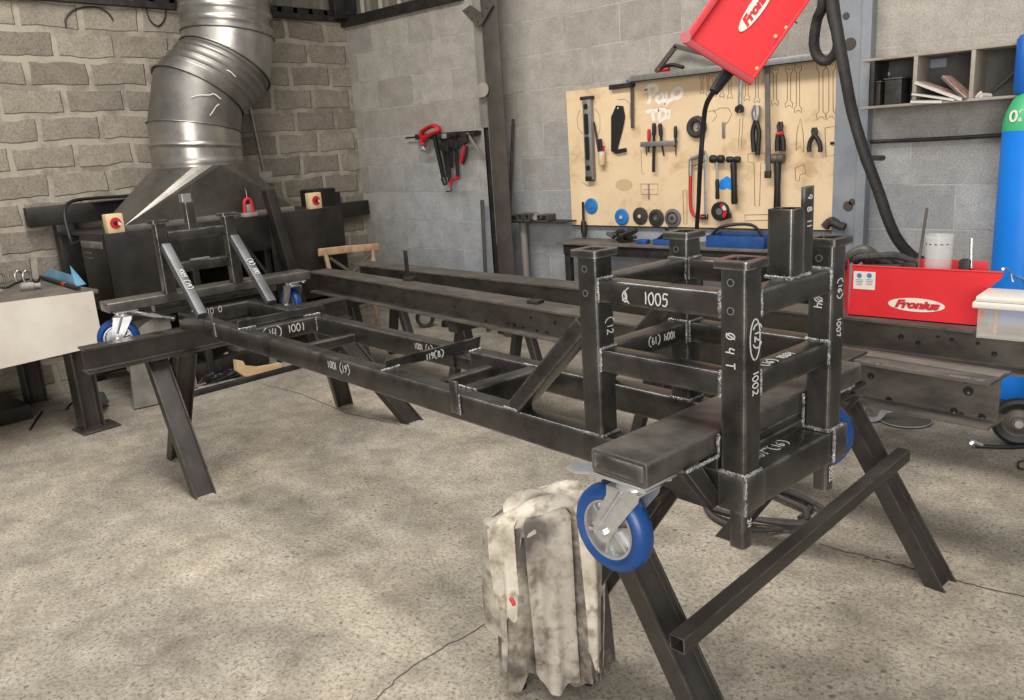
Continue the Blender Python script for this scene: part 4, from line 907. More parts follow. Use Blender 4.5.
for i, (a_, b_, rr, lb) in enumerate((((441, 134), (448, 177), .012, 'bar clamp second from the left end of the clamp rail'), ((446, 134), (450, 182), .014, 'bar clamp hanging in the middle of the rail with a red lower jaw'), ((451, 133), (452, 168), .010, 'short thin bar clamp hanging right of the middle of the rail'), ((455, 132), (458, 178), .013, 'black bar clamp hanging fourth on the rail, ending near the red jaw'))):
    t = thing('bar_clamp', lb, 'clamp', q(*a_, .1), group='bar clamps on the wall rail')
    bm = BM(); shs(bm, q(*a_, .10), q(*b_, .10), rr * 2, rr * 1.6, up=(0, 1, 0), r=.002); part(t, 'clamp_bar', bm, DARK if i % 2 else BLACK)
    bm = BM(); c = q((a_[0] * .7 + b_[0] * .3), (a_[1] * .7 + b_[1] * .3), .12); box(bm, c.x - .03, c.x + .03, c.y - .02, c.y + .02, c.z - .03, c.z + .035, .006); part(t, 'sliding_jaw', bm, DARK)
    bm = BM(); c = q(a_[0], a_[1] + 2, .12); box(bm, c.x - .035, c.x + .02, c.y - .02, c.y + .02, c.z - .02, c.z + .02, .005); part(t, 'fixed_jaw', bm, GREYP if i == 1 else DARK)
    if i == 1:
        bm = BM(); hose(bm, [q(459, 178, .13), q(452, 180, .13), q(451, 186, .13)], .014, 8, 4); part(t, 'red_jaw', bm, REDM)
        bm = BM(); hose(bm, [q(451, 186, .13), q(451, 191, .13), q(446, 191.5, .13)], .005, 6, 4); part(t, 'spindle_bar', bm, DARK)
t = thing('grip_pliers', 'grip pliers with one red handle hanging below the right of the rail', 'pliers', q(464, 142), group=None)
bm = BM(); c = q(464, 140, .11); lathe(bm, [(.035, -.015), (.04, 0), (.035, .015)], c, (0, 1, 0), 14); hose(bm, [q(460, 146, .11), q(463, 138, .11), q(468, 135, .11)], .014, 8, 4); part(t, 'jaw_head', bm, DARK)
bm = BM(); hose(bm, [q(465, 146, .11), q(463, 154, .11), q(460.5, 163, .11)], .016, 8, 4); part(t, 'red_handle', bm, REDM)
bm = BM(); hose(bm, [q(467, 146, .11), q(466, 155, .11), q(463, 164, .11)], .012, 8, 4); part(t, 'steel_handle', bm, DARK)
bm = BM(); shs(bm, q(467, 133, .1), q(483, 158, .06), .022, .008, up=(0, 1, 0), r=.001); solo('flat_hook_bar', bm, GREYP, 'grey flat bar slanting from the clamp rail to the column', 'bar', q(467, 133, .1))
# column shelf with offcuts
t = thing('small_shelf', 'narrow steel shelf bracketed to the right side of the column', 'shelf', q(540, 218, .12))
sa, sb = at(513, 221, 1, YWL - .16), at(566, 217.5, 1, YWL - .16)
bm = BM(); box(bm, sa.x, sb.x, YWL - .22, YWL - .02, sa.z - .006, sa.z + .002, .001); part(t, 'shelf_plate', bm, DARK)
bm = BM(); cyl(bm, (sa.x + .07, YWL - .12, sa.z - .006), (sa.x + .07, YWL - .12, 0), .03, 12); part(t, 'support_tube', bm, mat('grey_tube', (.22, .20, .18), .6))
zs = sa.z + .002
for px, w_, h_, lb in ((517, .075, .045, 'square tube offcut on the column shelf, nearest the column'), (523, .05, .055, 'square tube offcut second from the column on the small shelf'), (530, .05, .055, 'square tube offcut third from the column on the small shelf'), (545, .10, .05, 'steel block offcut at the right of the small shelf')):
    x = at(px, 217, 1, YWL - .14).x; bm = BM(); shs(bm, (x, YWL - .18, zs + h_ / 2), (x, YWL - .07, zs + h_ / 2), w_, h_, r=.004, wall=.006); solo('tube_offcut', bm, COL, lb, 'offcut', (x, YWL - .12, zs), 'tube offcuts on the column shelf')
bm = BM()
x = at(536, 213, 1, YWL - .14).x
for k in range(5): bmesh.ops.create_icosphere(bm, subdivisions=1, radius=.022, matrix=Matrix.Translation((x + random.uniform(-.04, .05), YWL - .14 + random.uniform(-.03, .03), zs + .02 + .01 * (k % 3))))
o = solo('scrap_pile', bm, GREYP, 'small heap of bright scrap on the column shelf', 'scrap', (x, YWL - .14, zs)); o['kind'] = 'stuff'

# ================================================================= TOOL BOARD
yB = YWL - .03                                    # board front face
def pb(px, py, off=0.0): return at(px, py, 1, yB - off)
t = thing('tool_board', 'large stained plywood tool board with drawn tool outlines on the block wall', 'tool board', (-2.9, YWL, .89))
bm = BM(); x0, x1 = -3.895, -1.905; z0, z1 = .893, 1.872
plate(bm, [(x0, yB, z0), (x1, yB, z0), (x1, yB, z1), (x0, yB, z1)], .022, (0, -1, 0)); part(t, 'plywood_sheet', bm, BOARD)
bm = BM(); box(bm, x0, x1, yB - .001, YWL, z0 - .008, z0, 0); box(bm, x1, x1 + .006, yB - .001, YWL, z0, z1, 0); part(t, 'board_edge', bm, DARK)
def draw(px, py, s):           # board surface sketch helper: px coords polyline list
    pass
def lines(T, name, polys, wd, mt, closed=False, parent=None):
    for P in polys:
        bm = BM(); pts = [pb(*p) for p in P] + ([pb(*P[0])] if closed else []); ribbon(bm, pts, (0, -1, 0), wd, .0006); part(T, name, bm, mt, parent)
def wrench(px, y0, y1, w, T):
    h = w * 1.1
    P = [(px - w * .25, y0 + h), (px - w * .55, y0 + h * .55), (px - w * .5, y0), (px - w * .15, y0 + h * .3), (px + w * .2, y0 + h * .3), (px + w * .5, y0), (px + w * .55, y0 + h * .55), (px + w * .25, y0 + h),
         (px + w * .25, y1 - h), (px + w * .6, y1 - h * .6), (px + w * .5, y1), (px + w * .2, y1 - h * .35), (px - w * .15, y1 - h * .35), (px - w * .5, y1), (px - w * .6, y1 - h * .6), (px - w * .25, y1 - h)]
    lines(T, 'wrench_outline', [P], .004, PENCIL, True)
for px, a_, b_, w_ in ((702, 76, 94, 3.5), (708, 75, 96, 3.5), (714, 75, 97, 4), (722, 74, 98, 4), (730, 73, 99, 4.5), (747, 72, 101, 5), (757, 70, 103, 5), (775, 68, 106, 6), (789, 67, 108, 6.5), (798, 65, 113, 6.5), (821, 63, 120, 8), (831, 62, 120, 8.5)):
    wrench(px, a_, b_, w_, t)
lines(t, 'tool_outline', [[(748, 154), (765, 153), (765, 163), (761, 163), (759.5, 206), (755, 206), (754, 163), (748, 162)], [(745, 215), (774, 214.5), (774, 220), (745, 221)], [(641, 184), (658, 184), (658, 194.5), (641, 194.5)], [(796, 150), (797, 132), (800.5, 118), (803, 132), (804, 152), (800, 146)], [(795, 168), (804, 164.5), (806, 173), (800, 175), (799, 181), (796, 181)], [(825, 128), (836, 126), (836, 138), (834, 155), (826, 157)], [(683, 191), (687, 190), (687, 224), (684, 224)]], .0042, PENCIL, True)
lines(t, 'tool_outline', [[(580, 110), (577, 118), (578, 128), (583, 134)], [(595, 108), (600, 116), (600, 130), (596, 140)], [(617, 100), (625, 99), (630, 104), (630, 118)], [(582, 182), (588, 186), (594, 185)], [(740, 118), (738.5, 146)], [(743, 117), (741.5, 146)], [(713, 112), (720, 108), (728, 108), (732, 114), (728, 122), (722, 128)], [(708, 112), (714, 110), (717, 116), (712, 122)], [(641, 150), (642, 174), (645, 174)]], .0036, PENCIL)
lines(t, 'nail', [[(643, 190), (648, 189.5), (654, 190)]], .003, PENCIL)
bm = BM(); box(bm, pb(649, 189).x - .006, pb(649, 189).x + .006, yB - .008, yB, pb(649, 199).z, pb(649, 184).z, .002); part(t, 'steel_pin', bm, GREYP)
bm = BM(); box(bm, pb(724, 125).x - .010, pb(724, 125).x + .010, yB - .010, yB, pb(724, 138).z, pb(724, 122).z, .003); part(t, 'steel_pin', bm, ALU)
# spray lettering, stroke by stroke
for st in ([(648, 104), (650, 99), (649, 90), (645, 91), (649, 86), (655, 85.5), (657, 90), (652, 95)], [(659, 95), (656.5, 99), (659, 102.5), (663, 100), (663.5, 95), (660, 93)], [(667, 91), (665.5, 99), (664.5, 105), (669, 101), (673, 99)], [(675, 90), (672, 94), (674, 98), (679, 97), (682, 92), (679, 88), (675, 90)],
           [(646, 112), (652, 111), (659, 110.5)], [(653, 110.5), (653, 116), (654, 121)], [(660, 110), (659.5, 120), (665, 118), (667, 113.5), (664, 110), (658, 110)], [(669, 109.5), (668.5, 119)]):
    pts = [pb(*p_, .0004) for p_ in st]; bm = BM(); ribbon(bm, catmull(pts, 5) if len(pts) > 2 else pts, (0, -1, 0), .024, .0006); part(t, 'sprayed_stroke', bm, SPRAY)
bm = BM(); P = []
for i in range(20):
    a = 2 * PI * i / 20; r_ = 1 + .18 * math.sin(3 * a) + .12 * math.sin(7 * a); P.append(pb(727 + 9.5 * r_ * math.cos(a), 184 + 6.2 * r_ * math.sin(a), .0012))
plate(bm, P, .001, (0, -1, 0)); part(t, 'blue_paint_patch', bm, mat('blue_spray', (.012, .24, .72), .7))
bm = BM(); P = [pb(624 + 8.5 * math.cos(i * .4), 185 + 6 * math.sin(i * .4), .0008) for i in range(16)]; plate(bm, P, .0006, (0, -1, 0)); part(t, 'tan_stain', bm, mat('tan_stain', (.56, .39, .22), .8))
# tools ------------------------------------------------------------
gT = 'tools on the board'
def lv(): 
    t = thing('spirit_level', 'grey spirit level hanging upright at the left of the tool board', 'spirit level', pb(588, 140))
    a, b = pb(587, 98, .02), pb(590, 181, .02); M_ = basis_mat((a + b) / 2, (1, 0, 0), (b - a)); Lh = (b - a).length / 2
    bm = BM(); box(bm, -.030, .030, -Lh, Lh, -.018, .018, .004, M=M_); part(t, 'level_body', bm, ALU)
    bm = BM(); box(bm, .030, .042, -Lh * .97, Lh * .97, -.020, .020, .003, M=M_); part(t, 'side_flange', bm, GREYP)
    for v, hh in ((-.80, .02), (-.38, .075), (.20, .085), (.68, .02)):
        bm = BM(); pr_ = rrect(.036, max(.036, hh * 2), .017, 5); rings = [[bm.verts.new(M_ @ Vector((u, v * Lh + w_, z))) for u, w_ in pr_] for z in ((.0185, .0215))]
        # ring facing the room is whichever is nearer the camera
        for rg in rings:
            bm.faces.new(rg)
        part(t, 'grip_slot', bm, BLACK)
        bm = BM(); rings = [[bm.verts.new(M_ @ Vector((u, v * Lh + w_, -z))) for u, w_ in pr_] for z in ((.0185, .0215))]
        for rg in rings: bm.faces.new(rg)
        part(t, 'grip_slot', bm, BLACK)
    bm = BM(); box(bm, -.05, .055, -Lh - .012, -Lh + .012, -.02, .02, .003, M=M_); part(t, 'end_cap', bm, DARK)
    bm = BM(); box(bm, -.030, .030, Lh - .035, Lh, -.021, .021, .003, M=M_); part(t, 'end_cap', bm, DARK)
lv()
t = thing('steel_square', 'dark steel carpenter square hanging upside down on the board', 'square', pb(632, 85))
bm = BM(); shs(bm, pb(610, 87.5, .02), pb(634, 84.5, .02), .03, .032, r=.002); part(t, 'stock', bm, DARK)
bm = BM(); shs(bm, pb(632, 86, .015), pb(632.5, 128, .015), .026, .006, up=(0, 1, 0), r=.001); part(t, 'blade', bm, COL)
t = thing('black_holster', 'black coffin-shaped tool holster hanging on the tool board', 'holster', pb(617, 106))
bm = BM(); plate(bm, [pb(x, y, .018) for x, y in ((616, 105.5), (622, 106), (624, 117), (622, 128), (616, 151), (611, 151.5), (611, 117))], .018, (0, -1, 0)); part(t, 'holster_body', bm, BLACK)
bm = BM(); plate(bm, [pb(x, y, .022) for x, y in ((611, 151), (616, 152), (617, 149.5), (625, 148), (625.5, 152), (616, 154))], .02, (0, -1, 0)); part(t, 'holster_foot', bm, BLACK)
bm = BM(); lathe(bm, [(.006, 0), (.006, .002)], pb(618, 108, .018), (0, -1, 0), 10); part(t, 'hanging_hole', bm, WHITE)
t = thing('long_awl', 'thin dark scribing rod standing left of the small white jar', 'scriber', pb(597, 140))
bm = BM(); cyl(bm, pb(594, 122, .02), pb(599, 152, .02), .006, 8, .010); part(t, 'rod', bm, DARK)
t = thing('glue_jar', 'small cream jar with brush handles hung beside the spirit level', 'jar', pb(602, 158))
bm = BM(); lathe(bm, [(.024, 0), (.026, .01), (.026, .055), (.022, .075), (.020, .085)], pb(602, 165, .03), (0, 0, 1), 16); part(t, 'jar_body', bm, CREAM)
bm = BM(); lathe(bm, [(.0225, 0), (.0225, .028)], pb(602, 154, .03) - upz * .01, (0, 0, 1), 16); part(t, 'white_lid', bm, PAPER)
bm = BM(); cyl(bm, pb(601.5, 153, .03), pb(600, 139, .03), .011, 8, .014); part(t, 'dark_handle', bm, DARK)
bm = BM(); cyl(bm, pb(603, 153, .035), pb(604, 146, .035), .007, 8, .008); part(t, 'red_handle', bm, REDM)
t = thing('screwdriver_rack', 'grey steel screwdriver rack screwed to the tool board', 'rack', pb(660, 145))
bm = BM(); a, b = pb(644, 144.5), pb(678, 143.5); box(bm, a.x, b.x, yB - .05, yB, a.z - .015, a.z + .018, .004); part(t, 'rack_bar', bm, ALU)
for px in (646.5, 676):
    bm = BM(); cyl(bm, pb(px, 146, .01), pb(px - .3, 155, .01), .004, 6); part(t, 'fixing_wire', bm, DARK)
for px, y0_, y1_, yt, rr, mt_, lb in ((649, 129, 143, 152, .012, REDM, 'screwdriver with a short red handle at the left of the rack'), (654, 123, 143, 172, .014, BLACK, 'black-handled screwdriver with the longest blade in the rack'), (660, 123.5, 143, 156, .014, BLACK, 'fat black-handled screwdriver third from left in the rack'), (675.5, 126, 143, 147, .012, DARK, 'small dark screwdriver alone at the right end of the rack')):
    t = thing('screwdriver', lb, 'screwdriver', pb(px, y0_, .03), group='screwdrivers in the rack')
    a, b = pb(px, y0_, .03), pb(px + (1.5 if px == 660 else 0), y1_, .03); bm = BM(); lathe(bm, [(rr * .7, 0), (rr, .012), (rr, .07), (rr * .6, .09), (rr * .8, (a - b).length)], a, b - a, 12); part(t, 'handle', bm, mt_)
    c = pb(px + (4 if px == 660 else -.5), yt, .03); bm = BM(); shs(bm, b, c, .010 if px != 654 else .022, .008, up=(0, 1, 0), r=.001); part(t, 'blade', bm, DARK)
for px, py, r, mt_, hub, lb in ((591.5, 206, .060, BLUE2 if 'BLUE2' in globals() else None, .012, 'bright blue grinding disc, higher of the two blue ones'),):
    pass
DBL = mat('blue_disc', (.010, .14, .42), .55, 0, 0, 30, (.014, .18, .50)); DBK = mat('black_disc', (.035, .03, .028), .7); DGR = mat('grey_disc', (.13, .125, .12), .6)
for px, py, r, mt_, hb_, lb in ((591.5, 206, .058, DBL, DGR, 'blue abrasive disc, higher of the two blue ones on the board'), (622, 217, .060, DBL, CREAM, 'blue abrasive disc, lower of the two blue ones, left of the black disc'), (640.5, 216, .062, DBK, CREAM, 'plain black abrasive disc hanging right of the lower blue disc'), (656.5, 218, .062, DBK, DGR, 'dark disc with stepped rim between black and grey discs'), (673, 218, .064, DGR, DBK, 'grey disc with dark hub, rightmost in the row on the board')):
    t = thing('abrasive_disc', lb, 'disc', pb(px, py), group='abrasive discs along the bottom of the board')
    p = pb(px, py, .002); bm = BM(); lathe(bm, [(r, 0), (r, .006), (r * .82, .012), (r * .5, .010), (r * .3, .016), (.014, .016)], p, (0, -1, 0), 32); part(t, 'disc_body', bm, mt_)
    bm = BM(); lathe(bm, [(.013, 0), (.013, .0175)], p, (0, -1, 0), 16); part(t, 'hub', bm, hb_)
    if mt_ is DGR or px == 656.5:
        bm = BM(); R0 = [p + Vector((r * .62 * math.cos(a * PI / 14), -.0125, r * .62 * math.sin(a * PI / 14))) for a in range(29)]; hose(bm, R0, .004, 6, 0); part(t, 'ridge', bm, DARK)
t = thing('rubber_ring', 'dark rubber ring hanging on the middle of the tool board', 'ring', pb(697, 127))
bm = BM(); p = pb(696.5, 127, .02); R0 = [p + Vector((.050 * math.cos(a * PI / 14), 0, .050 * math.sin(a * PI / 14))) for a in range(29)]; hose(bm, R0, .022, 8, 0); part(t, 'ring_body', bm, DBK)
bm = BM(); lathe(bm, [(.016, 0), (.012, .01)], p + Vector((.003, 0, 0)), (0, -1, 0), 12); part(t, 'bright_hub', bm, ZINC)
t = thing('hand_file', 'dark chisel hanging over the lower left edge of the board', 'chisel', pb(583, 215))
bm = BM(); shs(bm, pb(583, 202, .03), pb(583.5, 222, .03), .022, .010, up=(0, 1, 0), r=.004); part(t, 'blade', bm, DARK)
bm = BM(); lathe(bm, [(.012, 0), (.022, .02), (.024, .09), (.016, .13)], pb(583.4, 220, .03), pb(584.5, 238, .03) - pb(583.4, 220, .03), 12); part(t, 'handle', bm, DARK)
# hacksaw
t = thing('hacksaw', 'red and grey hacksaw hanging behind the black hose on the board', 'hacksaw', pb(700, 190))
bm = BM(); hose(bm, [pb(x, y, .03) for x, y in ((690.5, 176), (690.3, 196), (691, 208), (694, 215), (699, 216), (705, 217))], .012, 8, 5); part(t, 'red_frame', bm, REDM)
bm = BM(); hose(bm, [pb(x, y, .03) for x, y in ((690.5, 176), (690.8, 163), (692, 159), (699, 156), (705, 152))], .014, 8, 5); hose(bm, [pb(693, 165, .03), pb(700, 163, .03), pb(706, 160, .03)], .009, 8, 3); part(t, 'grey_handle', bm, ALU)
bm = BM(); shs(bm, pb(705, 153, .03), pb(705.5, 217, .03), .018, .008, up=(0, 1, 0), r=.002); part(t, 'blade', bm, ZINC)
bm = BM(); box(bm, pb(706, 217).x - .02, pb(706, 217).x + .02, yB - .04, yB, pb(706, 219).z, pb(706, 214).z, .004); part(t, 'wing_nut', bm, DARK)
def hammer(lb, hx0_, hx1_, hy, tx, ty, rh, wid, heads=True, mt_=BLACK, shaft=None):
    t = thing('hammer', lb, 'hammer', pb((hx0_ + hx1_) / 2, hy), group=None)
    a, b = pb(hx0_, hy, .04), pb(hx1_, hy, .04); bm = BM()
    lathe(bm, [(rh * .85, 0), (rh, .008), (rh, .03), (rh * .7, .045), (rh * .7, (a - b).length - .045), (rh, (a - b).length - .03), (rh, (a - b).length - .006), (rh * .85, (a - b).length)], a, b - a, 16); part(t, 'head', bm, mt_)
    c = (a + b) / 2; e = pb(tx, ty, .04); k = c.lerp(e, .5 if shaft else .05)
    if shaft: bm = BM(); cyl(bm, c, k, wid * .55, 10); part(t, 'shaft', bm, shaft)
    bm = BM(); lathe(bm, [(wid * .7, 0), (wid, .02), (wid * .85, (e - k).length * .5), (wid, (e - k).length - .01), (wid * .8, (e - k).length)], k, e - k, 12); part(t, 'handle', bm, BLACK)
hammer('black rubber mallet with a bright shaft over the blue paint patch', 710.5, 723.5, 159, 717.5, 199, .026, .014, shaft=ZINC)
hammer('dark claw hammer hanging between the mallet and the big square bar', 727, 740, 159.5, 734.5, 204, .020, .021)
hammer('heavy grey-headed hammer hanging at the right behind the cage post', 771.5, 784, 158.5, 777, 212, .030, .022, mt_=COL)
t = thing('tape_measure', 'round black tape measure with red and white face on the board', 'tape measure', pb(721, 211))
p = pb(721.5, 211, .03); bm = BM(); lathe(bm, [(.058, 0), (.062, .006), (.062, .026), (.056, .032)], p, (0, -1, 0), 28); plate(bm, [pb(718, 216, .05), pb(729, 213, .05), pb(730, 218, .05), pb(720.5, 221, .05)], .03, (0, -1, 0)); part(t, 'case', bm, BLACK)
for a0, a1, m_ in ((.2, .9, PAPER), (.95, 1.35, REDM), (-.9, .15, REDM)):
    bm = BM(); P = [p + Vector((.054 * math.cos(a0 + (a1 - a0) * i / 8), -.033, .054 * math.sin(a0 + (a1 - a0) * i / 8))) for i in range(9)] + [p + Vector((.030 * math.cos(a1 - (a1 - a0) * i / 8), -.033, .030 * math.sin(a1 - (a1 - a0) * i / 8))) for i in range(9)]; plate(bm, P, .001, (0, -1, 0)); part(t, 'face_segment', bm, m_)
bm = BM(); lathe(bm, [(.022, 0), (.022, .002)], p + Vector((0, -.033, 0)), (0, -1, 0), 16); part(t, 'centre_cap', bm, DGR)
t = thing('adjustable_wrench', 'slim bright adjustable wrench hanging head down below the ledge', 'wrench', pb(739, 75))
bm = BM(); shs(bm, pb(740.5, 76, .02), pb(739.2, 106, .02), .020, .008, up=(0, 1, 0), r=.003); part(t, 'handle', bm, ZINC)
bm = BM(); plate(bm, [pb(x, y, .028) for x, y in ((735, 107), (740, 104), (743, 107), (742.5, 112), (739.5, 113), (740.5, 109.5), (738, 109), (737, 113), (734.5, 111))], .016, (0, -1, 0)); part(t, 'jaw', bm, DARK)
def pliers(lb, top, piv, e1, e2, mh, mj, w_=.012, jaw=.014, bow=1.0, extra=None):
    t = thing('pliers', lb, 'pliers', pb(*piv), group='pliers on the board')
    bm = BM(); hose(bm, [pb(top[0] - .3, top[1], .03), pb(piv[0] - 1.6, (top[1] + piv[1]) / 2, .03), pb(*piv, .03)], jaw, 8, 4); hose(bm, [pb(top[0] + .3, top[1], .03), pb(piv[0] + 1.6, (top[1] + piv[1]) / 2, .03), pb(*piv, .03)], jaw, 8, 4); part(t, 'jaws', bm, mj)
    bm = BM(); lathe(bm, [(.016, -.008), (.016, .008)], pb(*piv, .03), (0, -1, 0), 12); part(t, 'pivot', bm, mj)
    for e, s in ((e1, -1), (e2, 1)):
        bm = BM(); hose(bm, [pb(*piv, .03), pb((piv[0] + e[0]) / 2 + s * bow, piv[1] * .65 + e[1] * .35, .03), pb(e[0] + s * bow * .3, piv[1] * .25 + e[1] * .75, .03), pb(*e, .03)], w_, 8, 4); part(t, 'grip', bm, mh)
    return t
pliers('combination pliers with red and black grips right of the square bar', (780.5, 122), (780, 131), (777.8, 151), (783, 151), BLACK, DARK, .017, .012)
bm = BM(); hose(bm, [pb(777, 133, .045), pb(779, 134, .045), pb(783, 133, .045)], .012, 8, 3); tt = [o for o in C.objects if o.name.startswith('pliers')][-1]
_T = Th(); _T.o = tt; _T.inv = tt.matrix_basis.inverted(); part(_T, 'red_collar', bm, REDM)
pliers('black-handled pliers with spread grips at the right of the board', (814.5, 128), (814.5, 135), (809.5, 152), (820, 152), BLACK, DARK, .014, .012, 1.5)
t = pliers('large water pump pliers with bright jaws and long dark grips', (757, 106), (756, 120), (754, 152), (757.5, 155), BLACK, ALU, .015, .02, 2.2)
# long square bar hanging in front of the board
t = thing('long_square_bar', 'long grey steel straightedge hanging from the ledge over the board', 'straightedge', pb(769, 100, .06))
bm = BM(); shs(bm, pb(767.2, 42, .07), pb(768.2, 172, .05), .030, .014, up=(0, 1, 0), r=.002); part(t, 'blade', bm, mat('grey_blade', (.12, .11, .10), .5, .4, .1, 8, (.20, .185, .165)))
bm = BM(); a = pb(768.2, 174, .05); box(bm, a.x - .022, a.x + .018, a.y - .01, a.y + .01, a.z - .025, a.z + .02, .003); part(t, 'end_stop', bm, DARK)
# ledge with triangle frame
t = thing('wall_ledge', 'grey angle steel ledge along the top of the tool board', 'ledge', (-2.6, YWL, 1.88))
xa = pb(640, 78).x; yL = YWL - .15
bm = BM(); box(bm, xa, -1.905, yL, YWL, 1.872, 1.880, .001); box(bm, xa, -1.905, yL, yL + .006, 1.872, 1.915, .001); part(t, 'angle_steel', bm, ALU)
bm = BM(); box(bm, xa - .06, xa + .22, yL + .04, YWL, 1.880, 1.900, .002); part(t, 'blue_stained_end', bm, mat('blue_stained_steel', (.25, .26, .29), .5, .3, 0, 25, (.05, .12, .28), lo=.52, hi=.62))
def ld(px, py): return at(px, py, 1, YWL - .08)
t = thing('triangle_frame', 'dark steel triangle frame standing on the ledge left of the hanging box', 'frame', ld(676, 72))
for a_, b_ in (((656, 72), (676, 46)), ((675, 46), (722, 58))):
    bm = BM(); shs(bm, ld(*a_), ld(*b_), .02, .030, r=.002); part(t, 'strut', bm, COL)
t = thing('hand_grip_tool', 'black and red hand tool lying on the ledge under the triangle frame', 'hand tool', ld(672, 69))
bm = BM(); hose(bm, [ld(661, 70), ld(666, 66), ld(674, 65), ld(683, 67.5)], .020, 8, 5, flat=.6); part(t, 'black_grip', bm, BLACK)
bm = BM(); hose(bm, [ld(659, 70), ld(664, 69.5), ld(669, 69)], .014, 8, 4); part(t, 'red_trigger', bm, REDM)
t = thing('work_glove', 'dark glove bundle on the wall bottom right of the tool board', 'glove', pb(832, 224, .03))
bm = BM(); hose(bm, [pb(825, 227, .04), pb(829, 222, .04), pb(833, 221, .04), pb(838, 225, .04), pb(845, 227, .04)], .030, 10, 5, flat=.8, jitter=.2); part(t, 'glove_body', bm, LEATHER)
bm = BM(); hose(bm, [pb(826, 226, .06), pb(831, 219.5, .06), pb(833, 224, .06)], .016, 8, 5); part(t, 'glove_cuff', bm, LEATHER)
bm = BM(); box(bm, pb(834, 143).x - .02, pb(834, 143).x + .02, yB - .01, yB, pb(834, 143).z - .008, pb(834, 143).z + .008, .002); solo('black_latch', bm, BLACK, 'small black latch on the right edge of the tool board', 'latch', pb(834, 143))

# ================================================================= HANGING RED WIRE FEEDER
FWD = (at(735, 45, 1, 3.15) - Vector((0, 0, H))).normalized(); RT = Vector(RW[0]); DN = Vector(RW[1])
hinge = at(749, 82, 1, 3.15)                         # lower right corner of its front
def dirpx(a, b):                                     # direction in a vertical plane facing the camera
    return (RT * (b[0] - a[0]) + DN * (b[1] - a[1]))
dep = (hinge - Vector((0, 0, H))).dot(Vector(RW[2])); sc_ = dep / F
O_ = at(750, 81, 1, 3.15)
def fc(px, py, off=0.0): return O_ + (RT * (px - 750) + DN * (py - 81)) * sc_ * 1.0 - FWD * off
t = thing('wire_feeder', 'red metal wire feeder box hanging tilted above the tool board', 'wire feeder', fc(740, 20))
u = (fc(688, 41) - fc(750, 81)).normalized(); v = (fc(806, 0) - fc(752, 77)).normalized()
Wd = (fc(688, 41) - fc(750, 81)).length
c0, c1 = fc(751, 79), fc(691, 40); up_ = v * (95 * sc_ * 1.9)
bm = BM(); P = [c0, c1, c1 + up_, c0 + up_ * 1.0]
plate(bm, P, .20, -FWD); part(t, 'housing', bm, RED)
bm = BM(); shs(bm, fc(753, 82, .01), fc(685.5, 40, .01), .030, .030, up=-FWD, r=.004); part(t, 'bottom_rim', bm, mat('dark_red_rim', (.36, .015, .02), .5))
bm = BM(); shs(bm, fc(752, 80, .012) , fc(752, 80, .012) + up_, .012, .03, up=-FWD, r=.003); part(t, 'side_flange', bm, RED)
bm = BM(); shs(bm, fc(688, 38, .012), fc(688, 38, .012) + up_, .03, .022, up=-FWD, r=.004); part(t, 'side_flange', bm, mat('mid_red_rim', (.45, .02, .028), .5))
bm = BM(); lathe(bm, [(.022, 0), (.022, .012)], fc(686, 37, .02), -FWD, 12); part(t, 'corner_foot', bm, mat('faded_red', (.45, .12, .13), .6))
for x, y in ((757, 68.5), (775.5, 36.5), (786, 28)):
    bm = BM(); lathe(bm, [(.008, 0), (.005, .005)], fc(x, y, .005), -FWD, 10); part(t, 'rivet', bm, CREAM)
def logo(T, ctr, ux, uy, n, L_, Hh, txt=True):
    ux = ux.normalized(); uy = uy.normalized(); z = ux.cross(uy)
    bm = BM(); P = [ctr + ux * L_ / 2 * math.cos(2 * PI * i / 48) + uy * Hh / 2 * math.sin(2 * PI * i / 48) + n * .0015 for i in range(48)]; plate(bm, P, .0012, n); o = part(T, 'logo_oval', bm, mat('logo_cream', (.66, .60, .50), .5))
    bm = text_bm('Fronius', Hh * .78, .35, .004 * Hh / .08, .0006); 
    w_ = max(v_.co.x for v_ in bm.verts) - min(v_.co.x for v_ in bm.verts); bm.transform(Matrix.Scale(L_ * .80 / w_, 4, (1, 0, 0)))
    M_ = Matrix((ux, uy, z)).transposed().to_4x4(); M_.translation = ctr + n * .0026; bm.transform(M_); part(T, 'logo_lettering', bm, REDM, o, smooth=0)
lc = fc(757.5, 6, .003)
logo(t, lc, v, u, -FWD, 62 * sc_, 14.5 * sc_)
bm = BM(); ca = fc(727, 69, -.08); hose(bm, [fc(732, 62, -.09), fc(729, 71, -.09), fc(721, 82, -.09), fc(713, 93, -.09)], .024, 12, 5, rfun=lambda q_: .030 - .010 * q_); part(t, 'cable_boot', bm, BLACK)
pth = [fc(714, 91, -.09), at(706, 106, 1, 3.3), at(703, 130, 1, 3.35), at(700, 170, 1, 3.4), at(698.5, 205, 1, 3.7), at(697, 235, 1, 3.93), Vector((at(697, 235, 1, 3.93).x, 3.97, .7)), Vector((at(697, 235, 1, 3.93).x, 3.97, .02))]
bm = BM(); hose(bm, pth, .011, 10, 6); part(t, 'supply_cable', bm, BLACK)
bm = BM(); box(bm, -.01, .01, -.01, .01, 0, .9, .002, M=basis_mat(c0 + up_ * .97, u, v.cross(u)) ); bm.free()
bm = BM(); cyl(bm, (c0 + c1) / 2 + up_ - FWD * -.1, (c0 + c1) / 2 + up_ + upz * 1.6 + FWD * .1, .02, 8); part(t, 'support_arm', bm, DARK)
